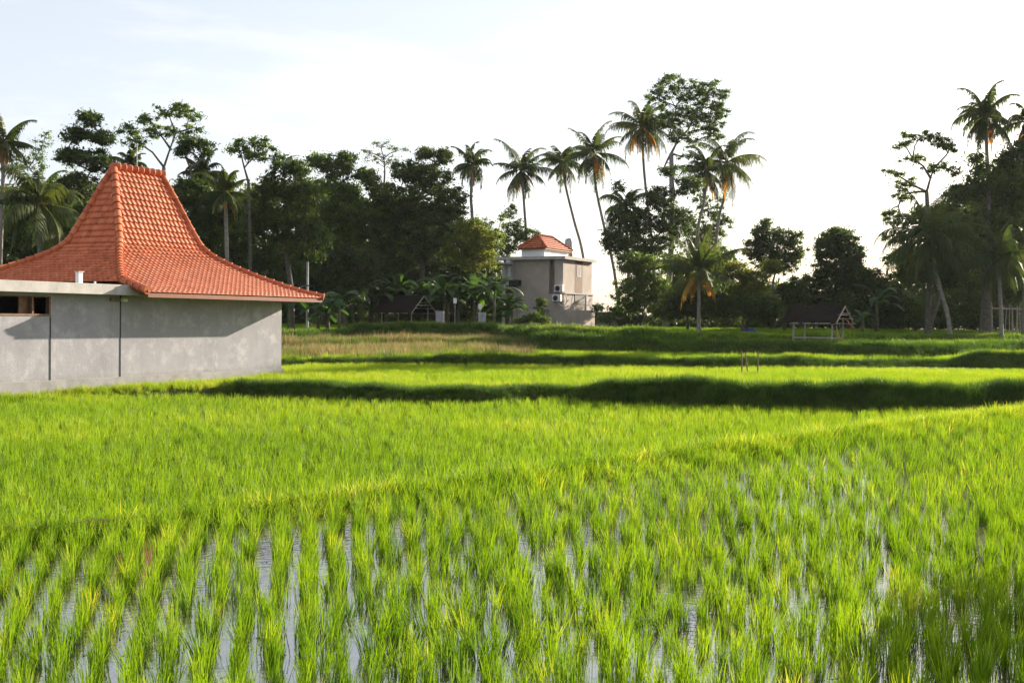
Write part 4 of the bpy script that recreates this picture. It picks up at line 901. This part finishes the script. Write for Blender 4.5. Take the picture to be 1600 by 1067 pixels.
# --- the skyline palms
palm('lone palm with ragged fronds beside the big two knobbed tree', 98, (738, 258), [(736, 310), (738, 345)], 40, 18, 21, 2)
palm('palm with a straight trunk rising behind the tiled roof room', 112, (815, 266), [(819, 320), (823, 385)], 54, 19, 22, 3, elmin=-.95)
palm('palm whose bare trunk curves down to the water tank', 116, (878, 254), [(884, 292), (897, 345), (911, 400)], 46, 18, 23, 2, elmin=-.9)
palm('palm with a curved trunk ending at the bushes past the house', 108, (927, 240), [(931, 292), (943, 350), (960, 425)], 56, 21, 24, 4, elmin=-.95)
palm('tallest palm with a skirt of hanging yellow fronds', 106, (1003, 198), [(1006, 262), (1013, 330), (1020, 395)], 58, 24, 25, 9, elmin=-1.0, droop=1.2)
palm('palm close to the pale fronded one, in front of the tall tree', 104, (1104, 268), [(1100, 315), (1090, 362)], 48, 19, 26, 3, elmin=-.8)
palm('outermost palm of the skyline cluster, with long pale drooping fronds', 108, (1136, 254), [(1131, 310), (1122, 350)], 60, 21, 27, 5, elmin=-.8)
palm('dark shaggy palm half hidden under the yellow skirted palm', 99, (978, 325), [(980, 380), (982, 430)], 50, 20, 28, 0, elmin=-1.0, droop=1.3)
palm('low broad palm with upright and orange tipped fronds over the hedge', 84, (1092, 424), [(1092, 450), (1092, 480)], 74, 22, 29, 4, elmin=-.3, droop=.75)
tree('tall_tree', 'tallest tree of all with a pale forked trunk and broad bright crown', 104, 1040, [(1044, 130, 24, 14), (1026, 152, 16, 14), (1078, 142, 26, 15), (1108, 138, 22, 11), (1126, 148, 14, 9), (1056, 166, 30, 17), (1098, 168, 30, 18), (1080, 192, 32, 16), (1112, 190, 20, 16), (1062, 216, 20, 11), (1124, 176, 14, 14), (1116, 212, 16, 8), (1044, 192, 18, 14), (1085, 222, 14, 8, 0, .6), (1068, 246, 14, 8, 0, .5), (1036, 266, 12, 9, 0, .5), (1060, 290, 16, 12, 0, .6)], (1049, 240), 'leaf_mid', .30, .6, 1.0, 34, .22, 30, twigs=.5, bark='palm_bark')
tree('dense_tree', 'dark tree filling the gap under the yellow skirted palm', 98, 990, [(1050, 268, 22, 14, 0, .6), (1078, 290, 26, 20, 0, .8), (1030, 310, 28, 22), (966, 290, 16, 14, 0, .45), (990, 345, 44, 26), (1050, 345, 40, 30), (1000, 385, 60, 26), (960, 375, 24, 22)], None, 'leaf', .26, .75, 1.0, 34, .25, 31)
tree('dense_tree', 'tree behind the low broad palm, its top thinning into sky', 112, 1105, [(1105, 318, 30, 22, 0, .6), (1120, 350, 30, 24, 0, .8), (1090, 365, 44, 26), (1120, 400, 34, 26)], None, 'leaf_mid', .2, .7, .9, 32, .24, 32)
tree('bush', 'sunlit rounded bush beside the wall of the two storey house', 92, 1002, [(985, 412, 26, 24), (1015, 425, 30, 32), (990, 458, 34, 34), (1030, 465, 26, 34)], None, 'leaf_mid', .12, .6, 1.2, 36, .19, 33, cat='bush')
tree('bush', 'dark leafy bush under the low broad palm', 88, 1075, [(1070, 466, 38, 30), (1045, 485, 30, 20), (1100, 480, 30, 24)], None, 'leaf', .12, .6, 1.2, 34, .2, 34, cat='bush')
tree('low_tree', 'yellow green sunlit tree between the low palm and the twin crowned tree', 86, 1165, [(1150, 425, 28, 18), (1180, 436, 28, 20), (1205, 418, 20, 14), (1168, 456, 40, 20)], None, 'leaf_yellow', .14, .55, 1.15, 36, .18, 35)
tree('hedge', 'very dark clipped looking thicket at the foot of the yellow green tree', 84, 1160, [(1130, 478, 32, 22), (1165, 476, 34, 22), (1200, 482, 26, 22)], None, 'leaf', .1, .55, 1.5, 36, .18, 36, cat='thicket')
tree('dense_tree', 'twin crowned tree standing free against the sky beside the round one', 96, 1208, [(1190, 364, 19, 20), (1178, 388, 20, 20), (1206, 388, 26, 22), (1234, 374, 24, 18, 0, .8), (1245, 394, 18, 16, 0, .8), (1215, 412, 38, 20), (1198, 348, 10, 8), (1216, 364, 14, 12, 0, .6)], (1208, 440), 'leaf', .2, .55, 1.0, 34, .2, 37)
tree('dense_tree', 'round topped free standing dark tree beyond the small hut', 90, 1308, [(1308, 372, 34, 20), (1290, 392, 24, 22), (1328, 396, 26, 24), (1310, 420, 46, 24), (1290, 450, 50, 30), (1340, 440, 30, 26)], (1308, 430), 'leaf', .22, .55, 1.15, 34, .2, 38)
tree('dense_tree', 'low dark tree between the round tree and the wood at the picture edge', 88, 1370, [(1360, 440, 24, 26), (1390, 450, 26, 26), (1240, 460, 30, 30), (1400, 480, 40, 24), (1330, 480, 50, 22)], None, 'leaf', .16, .6, 1.2, 34, .22, 39)
# --- right group
tree('spreading_tree', 'open tiered tree with sky between its boughs at the front of the edge wood', 78, 1450, [(1440, 212, 26, 8), (1412, 226, 14, 8), (1470, 222, 22, 8), (1486, 230, 14, 8), (1426, 248, 18, 7), (1395, 272, 16, 6), (1418, 284, 16, 7), (1460, 262, 20, 8), (1490, 268, 14, 8), (1412, 304, 20, 10), (1390, 330, 14, 7), (1410, 345, 26, 10), (1398, 372, 22, 10), (1425, 395, 30, 12), (1395, 405, 18, 8)], (1448, 300), 'leaf_mid', .2, .45, .85, 32, .18, 40, twigs=.7)
palm('tall palm breaking the skyline over the edge wood', 80, (1540, 182), [(1542, 240), (1545, 320)], 56, 19, 41, 3, elmin=-.75)
palm('palm cut by the picture edge beside the skyline palm', 80, (1604, 190), [(1604, 260), (1603, 330)], 50, 18, 42, 3)
palm('big dark palm inside the edge wood, its arching fronds just showing', 74, (1452, 372), [(1466, 440), (1480, 490)], 84, 26, 43, 0, elmin=-.8)
palm('dark palm low in the edge wood behind the bamboo canes', 74, (1560, 400), [(1562, 450), (1564, 490)], 70, 22, 44, 0, elmin=-.9)
tree('dense_tree', 'huge black green tree massed at the picture edge under the skyline palm', 80, 1540, [(1500, 300, 30, 22), (1480, 340, 36, 28), (1540, 290, 36, 36), (1580, 250, 30, 30), (1610, 230, 26, 24), (1600, 300, 40, 40), (1560, 345, 50, 36), (1510, 385, 50, 36), (1590, 400, 50, 40), (1530, 250, 18, 18, 0, .5), (1440, 335, 16, 20)], None, 'leaf', .4, .8, 1.15, 34, .26, 45)
tree('dense_tree', 'dark tree at the end of the edge wood with light between its low trunks', 78, 1450, [(1450, 415, 36, 26), (1425, 425, 30, 24), (1480, 430, 34, 26)], (1470, 450), 'leaf', .22, .65, 1.15, 34, .23, 46)
tree('dense_tree', 'spreading dark tree behind the bamboo fence', 88, 1600, [(1560, 440, 50, 36), (1620, 440, 50, 40), (1660, 360, 60, 60), (1680, 260, 60, 60), (1510, 470, 40, 30)], None, 'leaf', .34, .85, 1.0, 34, .28, 47)
tree('dense_tree', 'dark thicket tree closing the foot of the edge wood', 90, 1430, [(1420, 480, 30, 22), (1460, 478, 22, 22), (1530, 490, 30, 16)], None, 'leaf', .14, .6, 1.0, 34, .22, 48)
# bananas
for i, (px, ty, D, lab) in enumerate([
    (452, 425, 76, 'banana plant nearest the tiled eave, mostly in shade'), (497, 440, 80, 'small banana plant beside the slim grey pole'), (530, 432, 78, 'banana plant between the pole and the first tall banana'),
    (566, 408, 94, 'banana plant with an upright pale leaf before the thatched hut'), (590, 415, 95, 'bushy banana plant directly behind the thatched hut ridge'), (622, 398, 96, 'tall banana plant over the thatched hut roof'),
    (660, 412, 96, 'banana plant rising beyond the gable of the thatched hut'), (694, 405, 94, 'banana plant with broad bright leaf above the weathered pillar'), (716, 418, 95, 'short banana plant behind the first white board'),
    (740, 400, 95, 'banana plant with tall sunlit leaves near the corrugated shed roof'), (772, 405, 92, 'banana plant beside the balcony of the beige house'), (795, 440, 96, 'low banana plant touching the house wall below the balcony'),
    (1226, 412, 88, 'pale banana plant before the round topped tree'), (1370, 420, 86, 'slim banana plant with one upright leaf near the edge wood'), (1348, 474, 84, 'young banana plant at the foot of the round tree')]):
    banana(lab, D, px, ty, 50 + i, 13 if px < 1200 else 9, .7 if px < 1200 else .5)
tree('climbing_shrub', 'green climbing shrub against the shaded wall of the house', 101, 846, [(845, 472, 10, 9), (840, 488, 12, 10)], None, 'leaf_mid', .05, .35, 1.1, 30, .14, 80, cat='shrub')
tree('weed_clump', 'sunlit weeds sprouting on the bank before the house', 88, 830, [(822, 499, 12, 6), (836, 495, 12, 9), (850, 500, 14, 6), (810, 502, 10, 4)], None, 'leaf_mid', .04, .3, 1.0, 26, .13, 81, cat='weeds')
# the wood behind, one mass
rs = np.random.default_rng(77)
bl = []
for px in range(-120, 800, 34):
    top = float(np.interp(px, [-120, 0, 100, 200, 300, 420, 520, 600, 700, 760, 800], [300, 300, 290, 300, 300, 300, 290, 320, 320, 400, 430]))
    y = top + 14
    while y < 512: bl.append((px + rs.uniform(-12, 12), y + rs.uniform(-8, 8), 30, 24, rs.uniform(0, 10))); y += 34
for px in range(1060, 1240, 30):
    y = float(np.interp(px, [930, 1000, 1120, 1150, 1200], [410, 400, 400, 440, 445])) + 14
    while y < 512: bl.append((px + rs.uniform(-10, 10), y, 26, 22, rs.uniform(0, 8))); y += 32
for px in range(1390, 1800, 34):
    y = float(np.interp(px, [1390, 1440, 1500, 1560, 1800], [450, 360, 320, 260, 240])) + 14
    while y < (470 if 1420 < px < 1500 else 500): bl.append((px + rs.uniform(-10, 10), y, 30, 24, rs.uniform(0, 8))); y += 34
for px in range(1190, 1480, 22): bl.append((px, 478 + rs.uniform(-6, 6), 24, 22, rs.uniform(-8, 0)))
for px in range(420, 1800, 18): bl.append((px, 503, 16, 9, rs.uniform(-2, 2)))
C, _ = blob_clumps(112, bl, rs, 1.3, 2.1); V, F, rn = leafcloud(C, 1.35 * rs.uniform(.7, 1.2, len(C)), 60, .5, rs); V[:, 2] = np.maximum(V[:, 2], 1.6)
tag(nmesh('distant_woods', V, F, M['leaf'], rnd=rn), 'dark continuous woodland closing the view behind the separate trees', 'woods', kind='stuff')
# shrubs and low growth along the tree edge
bl = []
for px in range(430, 1650, 15):
    if 780 < px < 935: continue
    for yy in ((499, 484, 468, 452) if px < 790 else (499, 484)): bl.append((px + rs.uniform(-6, 6), yy + rs.uniform(-5, 4), 12, rs.uniform(8, 13), rs.uniform(-3, 3)))
C, _ = blob_clumps(99, bl, rs, .55, .9); V, F, rn = leafcloud(C, .6 * rs.uniform(.7, 1.2, len(C)), 50, .24, rs)
V[:, 2] = np.maximum(V[:, 2], 1.6)
tag(nmesh('undergrowth', V, F, M['leaf'], rnd=rn), 'dark low undergrowth along the foot of the trees', 'undergrowth', kind='stuff')
# shrub beside the frame whose shade falls on the near rice
tree('bush', 'leafy shrub on the bank just beside the camera view, casting shade on the rice', 10.6, 1790, [(1735, 700, 95, 62), (1860, 680, 110, 75), (1990, 690, 110, 80), (1830, 600, 80, 60)], (1790, 800), 'leaf_mid', .03, .16, .9, 34, .06, 90, cat='bush')
# air
mh, t, out = mat('haze_air'); pv = N(t, 'ShaderNodeVolumePrincipled'); pv.inputs['Color'].default_value = (.86, .90, .96, 1); pv.inputs['Density'].default_value = HAZE; pv.inputs['Anisotropy'].default_value = .3
t.links.new(pv.outputs[0], out.inputs['Volume'])
m = MB(); m.abox(-70, -32, -1.2, 80, 135, 26); 
if HAZE > 0: tag(m.build('haze', mh), 'thin pale evening haze over the fields', 'haze', kind='stuff')
